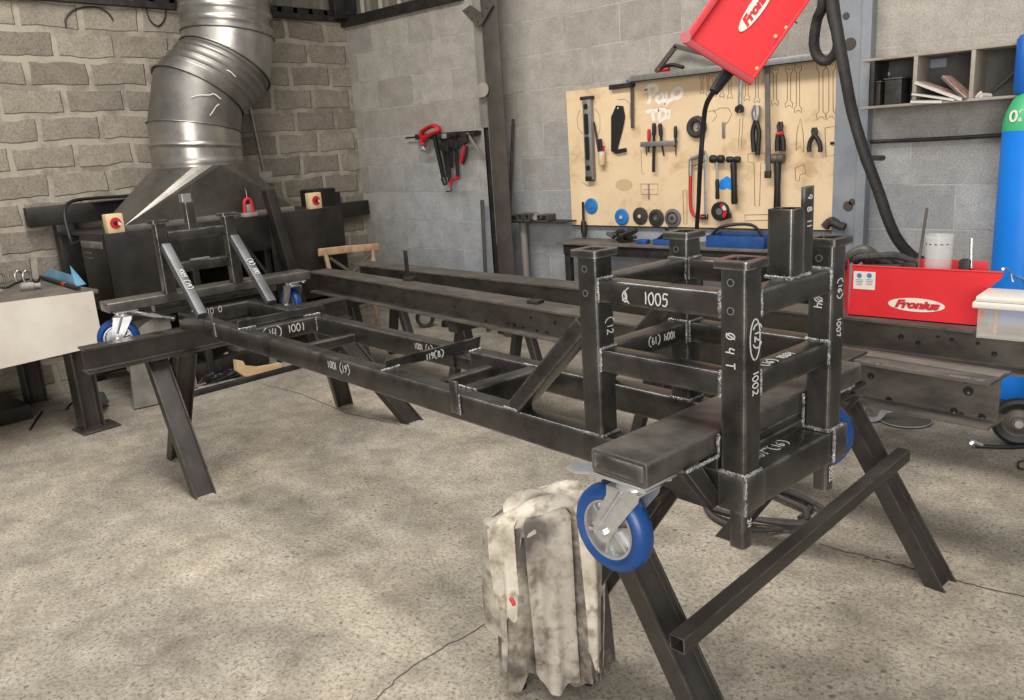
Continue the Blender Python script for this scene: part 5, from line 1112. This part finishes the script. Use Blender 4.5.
# ================================================================= HANGING BLACK HOSE
def hp(x, y, yy=4.35): return at(x, y, 1, yy)
SLV = mat('black_sleeve_hose', (.018, .016, .015), .6, 0, .1, 20, (.035, .031, .028), .3, 60)
HP = [hp(820, -60), hp(823, 0), hp(817, 20, 4.38), hp(814, 42, 4.40), hp(817, 55, 4.42), hp(825, 61, 4.43), hp(833, 56, 4.42), hp(837, 46, 4.40)]
bm = BM(); hose(bm, HP + [hp(835, 30, 4.38), hp(830, 5, 4.36), hp(826, -60, 4.4)], .028, 12, 8, flat=.8, jitter=.05)
solo('hose_loop', bm, SLV, 'thick black sleeved hose looped at the top right of the tool board', 'hose', HP[0])
bm = BM(); hose(bm, [hp(829, -60, 4.28), hp(833, 0, 4.28), hp(839, 40, 4.28), hp(846, 80, 4.30), hp(853, 115, 4.35), hp(865, 155, 4.38), hp(878, 190, 4.42), hp(889, 222, 4.46), hp(898, 240, 4.5), hp(912, 256, 4.56), hp(930, 268, 4.62), Vector((hp(945, 280, 4.62).x, 4.62, .62)), Vector((hp(950, 280, 4.62).x, 4.60, .03))], .029, 12, 8, flat=.8, jitter=.04)
solo('hanging_hose', bm, SLV, 'thick black sleeved hose hanging down past the pilaster to the red tray', 'hose', hp(829, -60, 4.28))
bm = BM(); hose(bm, [hp(783, 14, 4.8), hp(797, 23, 4.8)], .005, 6, 0); solo('wall_hook', bm, DARK, 'small black hook wire right of the hanging red box', 'hook', hp(790, 20, 4.8))

# ================================================================= COMPARTMENT SHELF
ys = YWL - .24
def sh(px, py, y=ys): return at(px, py, 1, y)
SHW = mat('dusty_shelf_board', (.26, .225, .18), .6, 0, .1, 7, (.37, .325, .265)); SHB = mat('dark_shelf_back', (.05, .045, .04), .7, 0, 0, 3, (.10, .095, .09))
a, b, c, d = sh(862, 58), sh(1030, 42), sh(862, 111), sh(1030, 95)
X0, X1 = a.x, b.x + .06; Z1, Z0 = (a.z + b.z) / 2, (c.z + d.z) / 2
t = thing('compartment_shelf', 'wall shelf with three open compartments above the blue cylinder', 'shelf', (X0, YWL, Z0))
bm = BM(); box(bm, X0, X1, ys, YWL, Z1 - .014, Z1, .002); part(t, 'top_board', bm, SHW)
bm = BM(); box(bm, X0, X1, ys, YWL, Z0, Z0 + .014, .002); part(t, 'bottom_board', bm, SHW)
bm = BM(); box(bm, X0, X1, YWL - .015, YWL - .003, Z0, Z1); part(t, 'back_board', bm, SHB)
for px in (914.5, 971.5, 872):
    x = sh(px, 85).x; bm = BM(); box(bm, x - .010, x + .010, ys, YWL - .015, Z0 + .014, Z1 - .014, .001); part(t, 'divider', bm, SHW if px > 900 else DARK)
zs = Z0 + .0145
for px0, px1, hh, lb in ((876, 883, .12, 'dark box file standing leftmost in the first shelf compartment'), (887, 904, .13, 'wide dark bin in the first shelf compartment')):
    x0, x1 = sh(px0, 100, YWL - .15).x, sh(px1, 100, YWL - .15).x; t = thing('storage_bin', lb, 'bin', (x0, YWL - .15, zs))
    bm = BM(); box(bm, x0, x1, YWL - .2, YWL - .05, zs, zs + hh, .005); part(t, 'bin_body', bm, DARK)
    bm = BM(); box(bm, x0 - .004, x1 + .004, YWL - .205, YWL - .045, zs + hh, zs + hh + .008, .002); part(t, 'bin_lid', bm, COL)
def paper(px0, py0, px1, py1, tk, lb, mt_, cat='magazine', dpt=.2):
    p0, p1 = sh(px0, py0, YWL - .17), sh(px1, py1, YWL - .17); d = p1 - p0; n = Vector((d.z, 0, -d.x)).normalized() * (-1)
    t = thing(cat, lb, cat, p0, group='papers in the middle shelf compartment')
    bm = BM(); prism(bm, [(-.10, 0), (.08, 0), (.08, tk), (-.10, tk)], p0, p1, up=(0, 0, 1)); part(t, 'pages', bm, mt_)
    bm = BM(); prism(bm, [(-.102, tk), (.082, tk), (.082, tk + .003), (-.102, tk + .003)], p0, p1, up=(0, 0, 1)); part(t, 'cover', bm, SHB if mt_ is PAPER and 'red' not in lb else mat('red_cover', (.5, .2, .15), .6, 0, 0, 20, (.6, .55, .5)))
paper(915, 103, 946, 103, .014, 'flat white folded papers at the bottom of the middle compartment', PAPER)
paper(916, 95, 958, 101, .012, 'white magazine lying above the folded papers', PAPER)
paper(919, 84, 965, 101, .014, 'magazine with a red printed cover leaning on the pile', PAPER)
paper(945, 78, 968, 100, .012, 'dark thin book leaning steepest against the divider', SHB, 'book')
p0, p1 = sh(986, 98, YWL - .12), sh(1022, 66, YWL - .12)
bm = BM(); shs(bm, p0, p1, .02, .012, r=.002); solo('straight_rod', bm, DARK, 'dark flat rod leaning diagonally in the right compartment', 'rod', p0)
bm = BM(); hose(bm, [sh(976, 97.5, YWL - .2), sh(979, 94, YWL - .2), sh(982, 92, YWL - .2)], .008, 8, 3); cyl(bm, sh(980, 95.5, YWL - .2), sh(990, 96, YWL - .14), .014, 8); solo('small_tool', bm, PAPER, 'small white-tipped tool lying left in the right compartment', 'tool', sh(980, 97, YWL - .2))
bm = BM(); box(bm, -2 + 2, 0, 0, 0, 0, 0); bm.free()
bm = BM(); p = sh(888, 74, YWL - .016); lathe(bm, [(.012, 0), (.012, .002)], p, (0, -1, 0), 10); solo('round_sticker', bm, mat('grey_sticker', (.4, .42, .45), .6), 'small pale round sticker on the back of the left compartment', 'sticker', p)
p = sh(936, 63.5, YWL - .016); bm = BM(); box(bm, p.x - .052, p.x + .052, p.y - .002, p.y, p.z - .022, p.z + .022); solo('paper_label', bm, mat('grey_label', (.22, .24, .28), .6), 'grey paper label on the back of the middle compartment', 'label', p)

# ================================================================= GAS CYLINDER
cyx, cyy = -.862, 4.72
t = thing('gas_cylinder', 'tall blue gas cylinder with green shoulder at the right edge', 'gas cylinder', (cyx, cyy, 0))
bm = BM(); lathe(bm, [(.10, .02), (.118, .03), (.12, .05), (.12, 1.445)], (cyx, cyy, 0), (0, 0, 1), 48); part(t, 'cylinder_body', bm, CYL)
bm = BM(); lathe(bm, [(.1205, 1.430), (.120, 1.465), (.108, 1.520), (.084, 1.575), (.056, 1.605), (.048, 1.61)], (cyx, cyy, 0), (0, 0, 1), 48); part(t, 'green_shoulder', bm, GREEN)
bm = BM(); lathe(bm, [(.050, 1.60), (.058, 1.612), (.058, 1.85), (.045, 1.87)], (cyx - .03, cyy, 0), (0, 0, 1), 24); part(t, 'blue_cap', bm, mat('dark_blue_cap', (.006, .10, .40), .45))
bm = BM(); write(bm, '02', Vector((cyx - .05, cyy + .01, 1.475)) + Vector((-.02, -.1195, 0)), (1, -.1, 0), (0, .25, 1), .05, .010); part(t, 'white_lettering', bm, PAPER)
t = thing('cylinder_trolley', 'dark trolley with a rubber-tyred wheel under the blue cylinder', 'trolley', (cyx, 4.4, 0))
bm = BM(); shs(bm, (cyx - .10, 4.57, .085), (cyx + .5, 4.53, .085), .05, .03); box(bm, cyx - .13, cyx + .16, 4.56, 4.9, 0.005, .018, .003); part(t, 'trolley_base', bm, DARK)
for i, (wx, wy) in enumerate(((-.715, 4.22), (-.60, 4.62))):
    p = Vector((wx, wy, .115)); bm = BM(); lathe(bm, [(.070, -.02), (.095, -.028), (.110, -.022), (.115, 0), (.110, .022), (.095, .028), (.070, .02), (.070, -.02)], p, (.25, -1, 0), 36, False); W1 = part(t, 'tyre', bm, BLACK)
    bm = BM(); lathe(bm, [(.071, -.015), (.071, .015), (.06, .008), (.03, .02), (.03, .03), (.0, .03)], p, (.25, -1, 0), 30, False); part(t, 'wheel_disc', bm, COL, W1)
    bm = BM(); lathe(bm, [(.02, .028), (.018, .045)], p, (.25, -1, 0), 14); part(t, 'hub_cap', bm, ZINC, W1)
    bm = BM(); cyl(bm, p, (cyx + .1, 4.56, .09), .012, 8); part(t, 'axle_arm', bm, DARK)
solo_hose('chain', [at(1003, 269, 1, 3.58), at(1006, 268.5, 1, 3.8), at(1011, 273, 1, 4.2), at(1016, 276, 1, 4.58), at(1026, 280, 1, 4.58)], .005, ZINC, 'thin bright chain from the red tray across the blue cylinder', 'chain')
solo_hose('chain', [at(1011, 273, 1, 4.2), at(1012, 279, 1, 4.2), at(1013, 282, 1, 4.2)], .004, ZINC, 'short dangling end of the bright chain on the blue cylinder', 'chain')

# ================================================================= RED TRAY ON THE REAR BEAM
yT = 3.578; ztb = .701
t = thing('red_tray', 'long red steel tray with oval logo standing on the rear beam', 'tray', (-1.0, 3.66, ztb))
fp = lambda x, y: at(x, y, 1, yT)
A = fp(838, 262); Bc = fp(1004, 269); xl_, zt_ = A.x, fp(864, 266).z
P = [Vector((fp(848, 312).x, yT, ztb)), Vector((fp(975, 328).x, yT, ztb)), Vector((fp(986, 306).x, yT, fp(986, 300).z)), Vector((fp(987, 290).x, yT, fp(987, 290).z)), Vector((fp(1002, 278).x, yT, fp(1002, 278).z)), Vector((Bc.x, yT, zt_)), Vector((fp(853, 266).x, yT, zt_))]
bm = BM(); plate(bm, P, .003, (0, -1, 0)); part(t, 'front_panel', bm, RED)
xL_, xR_ = P[0].x, P[1].x
bm = BM(); box(bm, xL_ - .005, xR_, yT, yT + .19, ztb, ztb + .004); part(t, 'tray_floor', bm, RED)
bm = BM(); box(bm, xL_, xR_ - .01, yT + .187, yT + .19, ztb, zt_ + .012, .001); part(t, 'back_panel', bm, RED)
bm = BM(); plate(bm, [(xL_ - .002, yT, ztb), (xL_ - .08, yT + .16, ztb), (xL_ - .08, yT + .16, zt_ + .04), (xL_ - .002, yT, zt_)], .003, (-1, -.5, 0)); part(t, 'left_end_panel', bm, RED)
bm = BM(); shs(bm, (P[6].x, yT + .002, zt_), (P[5].x, yT + .002, zt_), .008, .008, r=.003); part(t, 'folded_lip', bm, RED)
lcx = fp(916, 305)
logo(t, Vector((lcx.x, yT, lcx.z)), Vector((1, 0, 0)), Vector((0, 0, 1)), Vector((0, -1, 0)), fp(944.5, 305).x - fp(887.5, 305).x, fp(915, 298.5).z - fp(915, 312).z)
s0, s1 = fp(854, 271), fp(875, 290)
bm = BM(); box(bm, s0.x, s1.x, yT - .002, yT - .0005, s1.z, s0.z); S_ = part(t, 'white_sticker', bm, WHITE)
for k, px in enumerate((859.5, 869.5)):
    p = fp(px, 275.5); bm = BM(); lathe(bm, [(.0105, 0), (.0105, .001)], (p.x, yT - .002, p.z), (0, -1, 0), 20); part(t, 'blue_symbol', bm, BOXBLUE if 0 else mat('symbol_blue', (.02, .20, .38), .5), S_)
    for j in range(4):
        q0 = fp(px - (3.6 - .9 * (j > 1)), 279.5 + j * 1.6); q1 = fp(px + (3.6 - .9 * (j > 1)), 279.5 + j * 1.6); bm = BM(); ribbon(bm, [Vector((q0.x, yT - .002, q0.z)), Vector((q1.x, yT - .002, q0.z))], (0, -1, 0), .0022, .0005); part(t, 'text_line', bm, PENCIL, S_)
# contents
zf = ztb + .0045
t = thing('leather_gloves', 'dark leather gloves heaped at the left end of the red tray', 'gloves', (fp(875, 266).x, yT + .1, zf), )
for k in range(3):
    bm = BM(); o_ = fp(862 + 10 * k, 262); y_ = yT + .07 + .015 * k
    hose(bm, [Vector((o_.x - .05, y_, o_.z - .01)), Vector((o_.x - .02, y_ - .03, o_.z + .015)), Vector((o_.x + .03, y_, o_.z + .01)), Vector((o_.x + .09, y_ + .03, o_.z - .015))], .021, 10, 6, flat=.8, jitter=.25); part(t, 'glove', bm, LEATHER)
bm = BM(); box(bm, fp(860, 262).x, fp(897, 262).x, yT + .02, yT + .14, zf, fp(875, 264).z - .01, .01); part(t, 'cuff_pile', bm, LEATHER)
bm = BM(); a_ = fp(843, 259); hose(bm, [Vector((a_.x - .04, yT + .1, a_.z - .05)), Vector((a_.x, yT + .08, a_.z + .0)), Vector((a_.x + .06, yT + .08, a_.z + .03)), Vector((a_.x + .10, yT + .1, a_.z + .0))], .024, 10, 5); solo('grinder_head', bm, COL, 'grey tool head poking out of the left end of the red tray', 'tool', a_)
t = thing('plastic_beaker', 'clear plastic measuring beaker standing in the red tray', 'beaker', (fp(938, 262).x, yT + .09, zf))
c_ = at(938, 262, 1, yT + .09); ztop = at(938, 235, 1, yT + .09).z
bm = BM(); lathe(bm, [(.050, 0), (.053, ztop - zf - .012), (.057, ztop - zf - .006), (.057, ztop - zf), (.054, ztop - zf), (.051, ztop - zf - .02), (.047, .004)], (c_.x, yT + .09, zf), (0, 0, 1), 36, False); part(t, 'beaker_wall', bm, CLEAR)
for k in range(5):
    a0 = -PI / 2 - .9 + k * .42; bm = BM(); ribbon(bm, [Vector((c_.x + .0535 * math.cos(a0 + j * .06), yT + .09 + .0535 * math.sin(a0 + j * .06), ztop - .033)) for j in range(4)], (math.cos(a0), math.sin(a0), 0), .004, .001); part(t, 'scale_mark', bm, DARK)
t = thing('steel_rod', 'thin long steel rod standing in the red tray left of the beaker', 'rod', (fp(918, 266).x, yT + .1, zf))
bm = BM(); cyl(bm, at(918, 268, 1, yT + .07), at(927, 208, 1, yT + .16), .006, 8); part(t, 'rod_body', bm, COL)
bm = BM(); o_ = at(912, 264, 1, yT + .08); box(bm, o_.x - .028, o_.x + .024, yT + .05, yT + .09, zf, o_.z + .01, .006); solo('clamp_block', bm, DARK, 'dark block at the foot of the thin rod in the red tray', 'block', (o_.x, yT + .08, zf))
bm = BM(); cyl(bm, at(971, 268, 1, yT + .1), at(971.5, 238, 1, yT + .1), .008, 10); solo('steel_rod', bm, ZINC, 'short bright rod standing in the red tray right of the beaker', 'rod', at(971, 268, 1, yT + .1))
bm = BM(); o_ = at(966, 264, 1, yT + .1); box(bm, o_.x - .02, o_.x + .02, yT + .07, yT + .12, zf, o_.z + .02, .004); solo('clamp_block', bm, DARK, 'small dark block beside the short bright rod in the red tray', 'block', (o_.x, yT + .1, zf))
# clear storage box on the beam
yb_ = 3.385; bp_ = lambda x, y: at(x, y, 1, yb_)
x0, x1 = bp_(976, 335).x, bp_(976, 335).x + .38; z1_ = bp_(976, 306).z
t = thing('storage_box', 'translucent plastic storage box with white lid on the rear beam', 'box', (x0, yb_, ztb))
zb0 = ztb + .001
for (ax0, ax1, ay0, ay1) in ((x0, x1, yb_, yb_ + .006), (x0, x1, yb_ + .165, yb_ + .170), (x0, x0 + .006, yb_, yb_ + .170), (x1 - .006, x1, yb_, yb_ + .170)):
    bm = BM(); box(bm, ax0, ax1, ay0, ay1, zb0, z1_, .001); part(t, 'box_wall', bm, MILKY)
bm = BM(); box(bm, x0, x1, yb_, yb_ + .170, zb0, zb0 + .012, .003); part(t, 'box_floor', bm, MILKY)
bm = BM(); box(bm, x0 - .018, x1 + .018, yb_ - .016, yb_ + .187, z1_ - .006, z1_ + .018, .005); part(t, 'lid_rim', bm, WHITE)
bm = BM(); box(bm, x0 - .010, x1 + .010, yb_ - .008, yb_ + .178, z1_ + .018, z1_ + .040, .008); part(t, 'lid_top', bm, WHITE)
bm = BM(); box(bm, x0 + .045, x0 + .062, yb_ + .03, yb_ + .045, zb0 + .012, z1_ - .01, .006); solo('orange_tube', bm, mat('pale_orange', (.50, .30, .18), .6), 'pale orange tube seen through the storage box wall', 'tube', (x0 + .06, yb_ + .04, zb0 + .012))

# ================================================================= BACK TABLE AND BLUE TOOLBOXES
yk = 4.62
kp = lambda x, y, yy=yk: at(x, y, 1, yy)
p = kp(556, 242, 4.73)
t = thing('back_table', 'dark low table by the wall behind the cage with tools on it', 'table', (-2.9, 4.86, 0))
ztab = p.z
bm = BM(); box(bm, p.x, -1.95, 4.73, 4.995, ztab - .018, ztab, .003); part(t, 'table_top', bm, mat('dusty_dark_top', (.11, .10, .085), .7, .1, .1, 9, (.18, .16, .14)))
bm = BM(); box(bm, p.x + .05, -1.95, 4.75, 4.77, ztab - .09, ztab - .018, .003); part(t, 'apron', bm, DARK)
for x in (p.x + .07, -2.0):
    for y in (4.79, 4.95): bm = BM(); shs(bm, (x, y, 0), (x, y, ztab - .018), .05, .05, (0, 1, 0)); part(t, 'leg', bm, DARK)
def toolbox(px0, px1, py0, py1, lb, closed):
    a_, b_ = kp(px0, py1, 4.76), kp(px1, py0, 4.76); z0_ = ztab; x0, x1 = a_.x, b_.x; z1_ = b_.z
    t = thing('toolbox', lb, 'toolbox', (x0, 4.8, z0_), group='blue toolboxes on the back table')
    d_ = .20; 
    bm = BM(); box(bm, x0, x1, 4.76, 4.763, z0_, z1_, .001); part(t, 'front_panel', bm, BOXBLUE)
    bm = BM(); box(bm, x0, x1, 4.76 + d_, 4.763 + d_, z0_, z1_, .001); part(t, 'back_panel', bm, BOXBLUE)
    for x in (x0, x1 - .003): bm = BM(); box(bm, x, x + .003, 4.76, 4.76 + d_, z0_, z1_, .001); part(t, 'end_panel', bm, BOXBLUE)
    bm = BM(); box(bm, x0, x1, 4.76, 4.76 + d_, z0_, z0_ + .004); part(t, 'base_plate', bm, BOXBLUE)
    bm = BM(); box(bm, x0 + .004, x1 - .004, 4.765, 4.76 + d_ - .003, z1_ - .03, z1_ - .02); part(t, 'inner_tray', bm, BLACK)
    bm = BM(); hose(bm, [(x0 + .02, 4.78, z1_ - .01), (x0 + .10, 4.79, z1_ + .055), (x1 - .12, 4.83, z1_ + .065), (x1 - .05, 4.85, z1_ - .01)], .010, 8, 4); part(t, 'handle', bm, BLACK)
toolbox(653, 676, 240, 256, 'blue steel toolbox, left one, behind the far post of the cage', 0)
toolbox(706, 764, 237, 254, 'open blue steel toolbox with black handle, right one on the back table', 1)
t = thing('upright_rod', 'thin dark upright bar on the back table beside the tool heap', 'bar', kp(639, 262, 4.85))
bm = BM(); a_ = kp(639, 243, 4.85); box(bm, a_.x - .008, a_.x + .008, 4.845, 4.855, ztab, a_.z, .001); part(t, 'bar_body', bm, DARK)
bm = BM()
for k in range(16):
    c_ = kp(random.uniform(612, 634), 250, 4.84 + random.uniform(-.05, .08)); c_.z = ztab + .02 + random.uniform(0, .06)
    hose(bm, [c_, c_ + Vector((random.uniform(-.07, .07), random.uniform(-.05, .05), random.uniform(-.015, .03))), c_ + Vector((random.uniform(-.1, .1), random.uniform(-.05, .05), -.01))], random.uniform(.008, .02), 6, 3)
o = solo('tool_heap', bm, DARK, 'heap of small dark tools and cable on the back table behind the left post', 'tools', (kp(620, 255).x, 4.76, ztab)); o['kind'] = 'stuff'
bm = BM(); a_ = kp(645, 262, 4.80); box(bm, a_.x - .05, a_.x + .03, 4.77, 4.83, ztab, ztab + .03, .006); solo('small_grinder', bm, BOXBLUE, 'small blue power tool part beside the upright bar on the back table', 'tool', (a_.x, 4.80, ztab))

# ================================================================= STUFF UNDER / AROUND THE BEAMS
def small_wheel(px, py, r, lb, face=(.7, -.7, 0), mt_=DARK, grp=None):
    p = at(px, py, 2, r); t = thing('cart_wheel', lb, 'wheel', (p.x, p.y, 0))
    bm = BM(); lathe(bm, [(r * .6, -.02), (r * .9, -.025), (r, 0), (r * .9, .025), (r * .6, .02), (r * .6, -.02)], p, face, 32, False); part(t, 'tyre', bm, mt_)
    bm = BM(); lathe(bm, [(r * .61, -.012), (r * .61, .012)], p, face, 24); lathe(bm, [(r * .2, -.03), (r * .2, .03)], p, face, 12); part(t, 'wheel_hub', bm, ALU)
small_wheel(425, 318, .085, 'small dark cart wheel standing on the floor below the stock beams')
small_wheel(872, 408, .075, 'bright metal-rimmed wheel on the floor right of the cage', mt_=ZINC)
p = at(448, 326, 2, 0); bm = BM(); lathe(bm, [(.055, 0), (.058, .01), (.055, .045), (.048, .05)], p, (0, 0, 1), 20); solo('black_puck', bm, BLACK, 'short black round puck on the floor by the wall', 'puck', p)
p = at(905, 421, 2, 0); t = thing('round_tray', 'thin round dark tray lying on the floor beside the front beam', 'tray', p)
bm = BM(); lathe(bm, [(.11, 0), (.125, .010)], p, (0, 0, 1), 40); part(t, 'tray_disc', bm, COL)
bm = BM(); R0 = [p + Vector((.125 * math.cos(a * PI / 20), .125 * math.sin(a * PI / 20), .010)) for a in range(41)]; hose(bm, R0, .003, 6, 0); part(t, 'bright_rim', bm, ZINC)
solo_hose('black_cable', [at(976, 446, 2, .01), at(990, 446.5, 2, .01), at(1010, 447, 2, .01), at(1030, 446, 2, .01)], .010, BLACK, 'black cable lying on the floor at the right edge', 'cable')
solo_hose('cable_plug', [at(970, 444, 2, .02), at(974, 442, 2, .03), at(982, 445, 2, .015)], .012, ZINC, 'bright cable end clip on the floor near the trolley wheel', 'clip')
solo_hose('thin_wire_loop', [at(1028, 460, 2, .005), at(1019, 462, 2, .005), at(1019, 468, 2, .005), at(1028, 470, 2, .005)], .004, DARK, 'thin wire loop on the floor at the far right edge', 'wire')
# coil of hose under the cage
pts = []
for k in range(44):
    a_ = k / 44 * 2 * PI * 3.1; r_ = .20 + .035 * math.sin(k * .7); c0_ = Vector((-1.44 + .12 * (k / 44), 2.92 + .03 * math.sin(k), .012 + .008 * (k % 7) / 7 + .010 * (k // 15))); pts.append(c0_ + Vector((r_ * 1.15 * math.cos(a_), r_ * .8 * math.sin(a_), 0)))
bm = BM(); hose(bm, pts, .011, 8, 3); solo('hose_coil', bm, LEATHER, 'coil of dark rubber hose on the floor under the cage', 'hose', (-1.38, 2.9, 0))

# ================================================================= RAGS ON A STOOL
ux = Vector((.755, .656, 0)); uy = Vector((-.656, .755, 0))
rc = Vector((-1.385, 1.580, 0))
t = thing('rag_stand', 'dark crate stand hidden beneath the hanging rags', 'stand', rc, 0)
RM = Matrix.Translation(rc) @ Matrix.Rotation(-.823, 4, 'Z')
for sx in (-1, 1):
    for sy in (-1, 1): bm = BM(); shs(bm, RM @ Vector((sx * .045, sy * .10, 0)), RM @ Vector((sx * .040, sy * .09, .49)), .03, .03, (0, 1, 0)); part(t, 'leg', bm, BLACK)
bm = BM(); box(bm, -.045, .045, -.11, .11, .48, .505, .01, M=RM); part(t, 'seat', bm, BLACK)
bm = BM(); box(bm, -.05, .05, -.11, .11, .14, .49, .01, M=RM); part(t, 'inner_box', bm, BLACK)
def drape(lb, a0, a1, zb_fun, off, seed, hw=.060, hd=.135, top=.550, n=90, nz=40, amp=.019, cover=True, grp='rags hanging on the stand', mt=None):
    rnd = random.Random(seed); ph = [rnd.uniform(0, 6.28) for _ in range(6)]
    bm = BM(); rows = []
    def edge(a, g):                      # superellipse footprint
        c, s = math.cos(a), math.sin(a); e = 2 / 4.0
        return Vector(((hw + g) * math.copysign(abs(c) ** e, c), (hd + g) * math.copysign(abs(s) ** e, s), 0))
    for j in range(nz + 1):
        row = []
        for i in range(n + 1):
            a = a0 + (a1 - a0) * i / n; t_ = j / nz
            if t_ < .25 and cover:
                q_ = (t_ / .25); P = edge(a, off) * (.03 + .97 * q_); z = .16 * P.y + top + off * .8 - .022 * q_ ** 4 + .010 * math.sin(3 * a + ph[0]) * q_ + .006 * math.sin(9 * P.x * 10 + ph[1])
            else:
                s_ = (t_ - .25) / .75 if cover else t_; P0 = edge(a, 0)
                al = P0.y * 40 + P0.x * 28; f = (.30 + .9 * s_) * amp * (math.sin(al + ph[2] + s_) + .7 * math.sin(1.9 * al + ph[3] + 2 * s_) + .4 * math.sin(3.7 * al + ph[4]))
                f2 = .012 * s_ * (.5 + .5 * math.sin(2 * a + ph[5]))
                P = edge(a, off + .012 + f + f2 * .6)
                zb_ = zb_fun(a) + .022 * math.sin(11 * a + ph[1]) + .014 * math.sin(29 * a + ph[0])
                z = (top + .16 * P.y + off * .8 - .022) * (1 - s_) + zb_ * s_
            row.append(bm.verts.new(RM @ Vector((P.x, P.y, z))))
        rows.append(row)
    for A_, B_ in zip(rows, rows[1:]):
        for i in range(n): bm.faces.new((A_[i], A_[i + 1], B_[i + 1], B_[i]))
    bmesh.ops.recalc_face_normals(bm, faces=bm.faces[:]); bmesh.ops.solidify(bm, geom=bm.faces[:], thickness=.004)
    return solo('shop_rag', bm, mt, lb, 'rag', rc + Vector((0, 0, .5)), grp, smooth=70)
drape('large stained rag, darkened as gap shade, draped right over the stand, lowest layer', 0, 2 * PI, lambda a: .03 + .02 * math.sin(a * 2 + 1), 0, 3, mt=RAG)
drape('pale cream rag hanging over the left front corner, upper layer', -.30 * PI, -.085 * PI, lambda a: .27, .020, 11, n=60, amp=.014, mt=RAGL)
drape('long grey rag strip reaching lowest at the middle of the heap', -.035 * PI, .045 * PI, lambda a: .03 + .05 * abs(math.sin(a * 14)), .030, 21, n=40, amp=.016, mt=RAGG)
drape('whitish rag with torn hem hanging on the side under the wheel', .085 * PI, .46 * PI, lambda a: .10 + .05 * math.sin(a * 7), .018, 31, n=70, amp=.016, mt=RAGL)
drape('narrow grey rag hanging at the far left side of the stand', -.52 * PI, -.26 * PI, lambda a: .10 - .10 * (a + 1.2), .010, 41, n=44, amp=.02, mt=RAGG)
drape('smallest folded pale cloth lying on top of the rag heap', 0, 2 * PI, lambda a: .50 + .03 * math.sin(2 * a), .018, 51, hw=.050, hd=.085, top=.575, n=50, nz=16, amp=.008, mt=RAGL)
bm = BM(); hose(bm, [at(511, 599, 1, 1.415), at(513, 602, 1, 1.41), at(514, 605, 1, 1.41)], .006, 8, 3); solo('red_tag', bm, REDM, 'tiny red tag peeking out between the hanging rags', 'tag', at(513, 602, 1, 1.5))
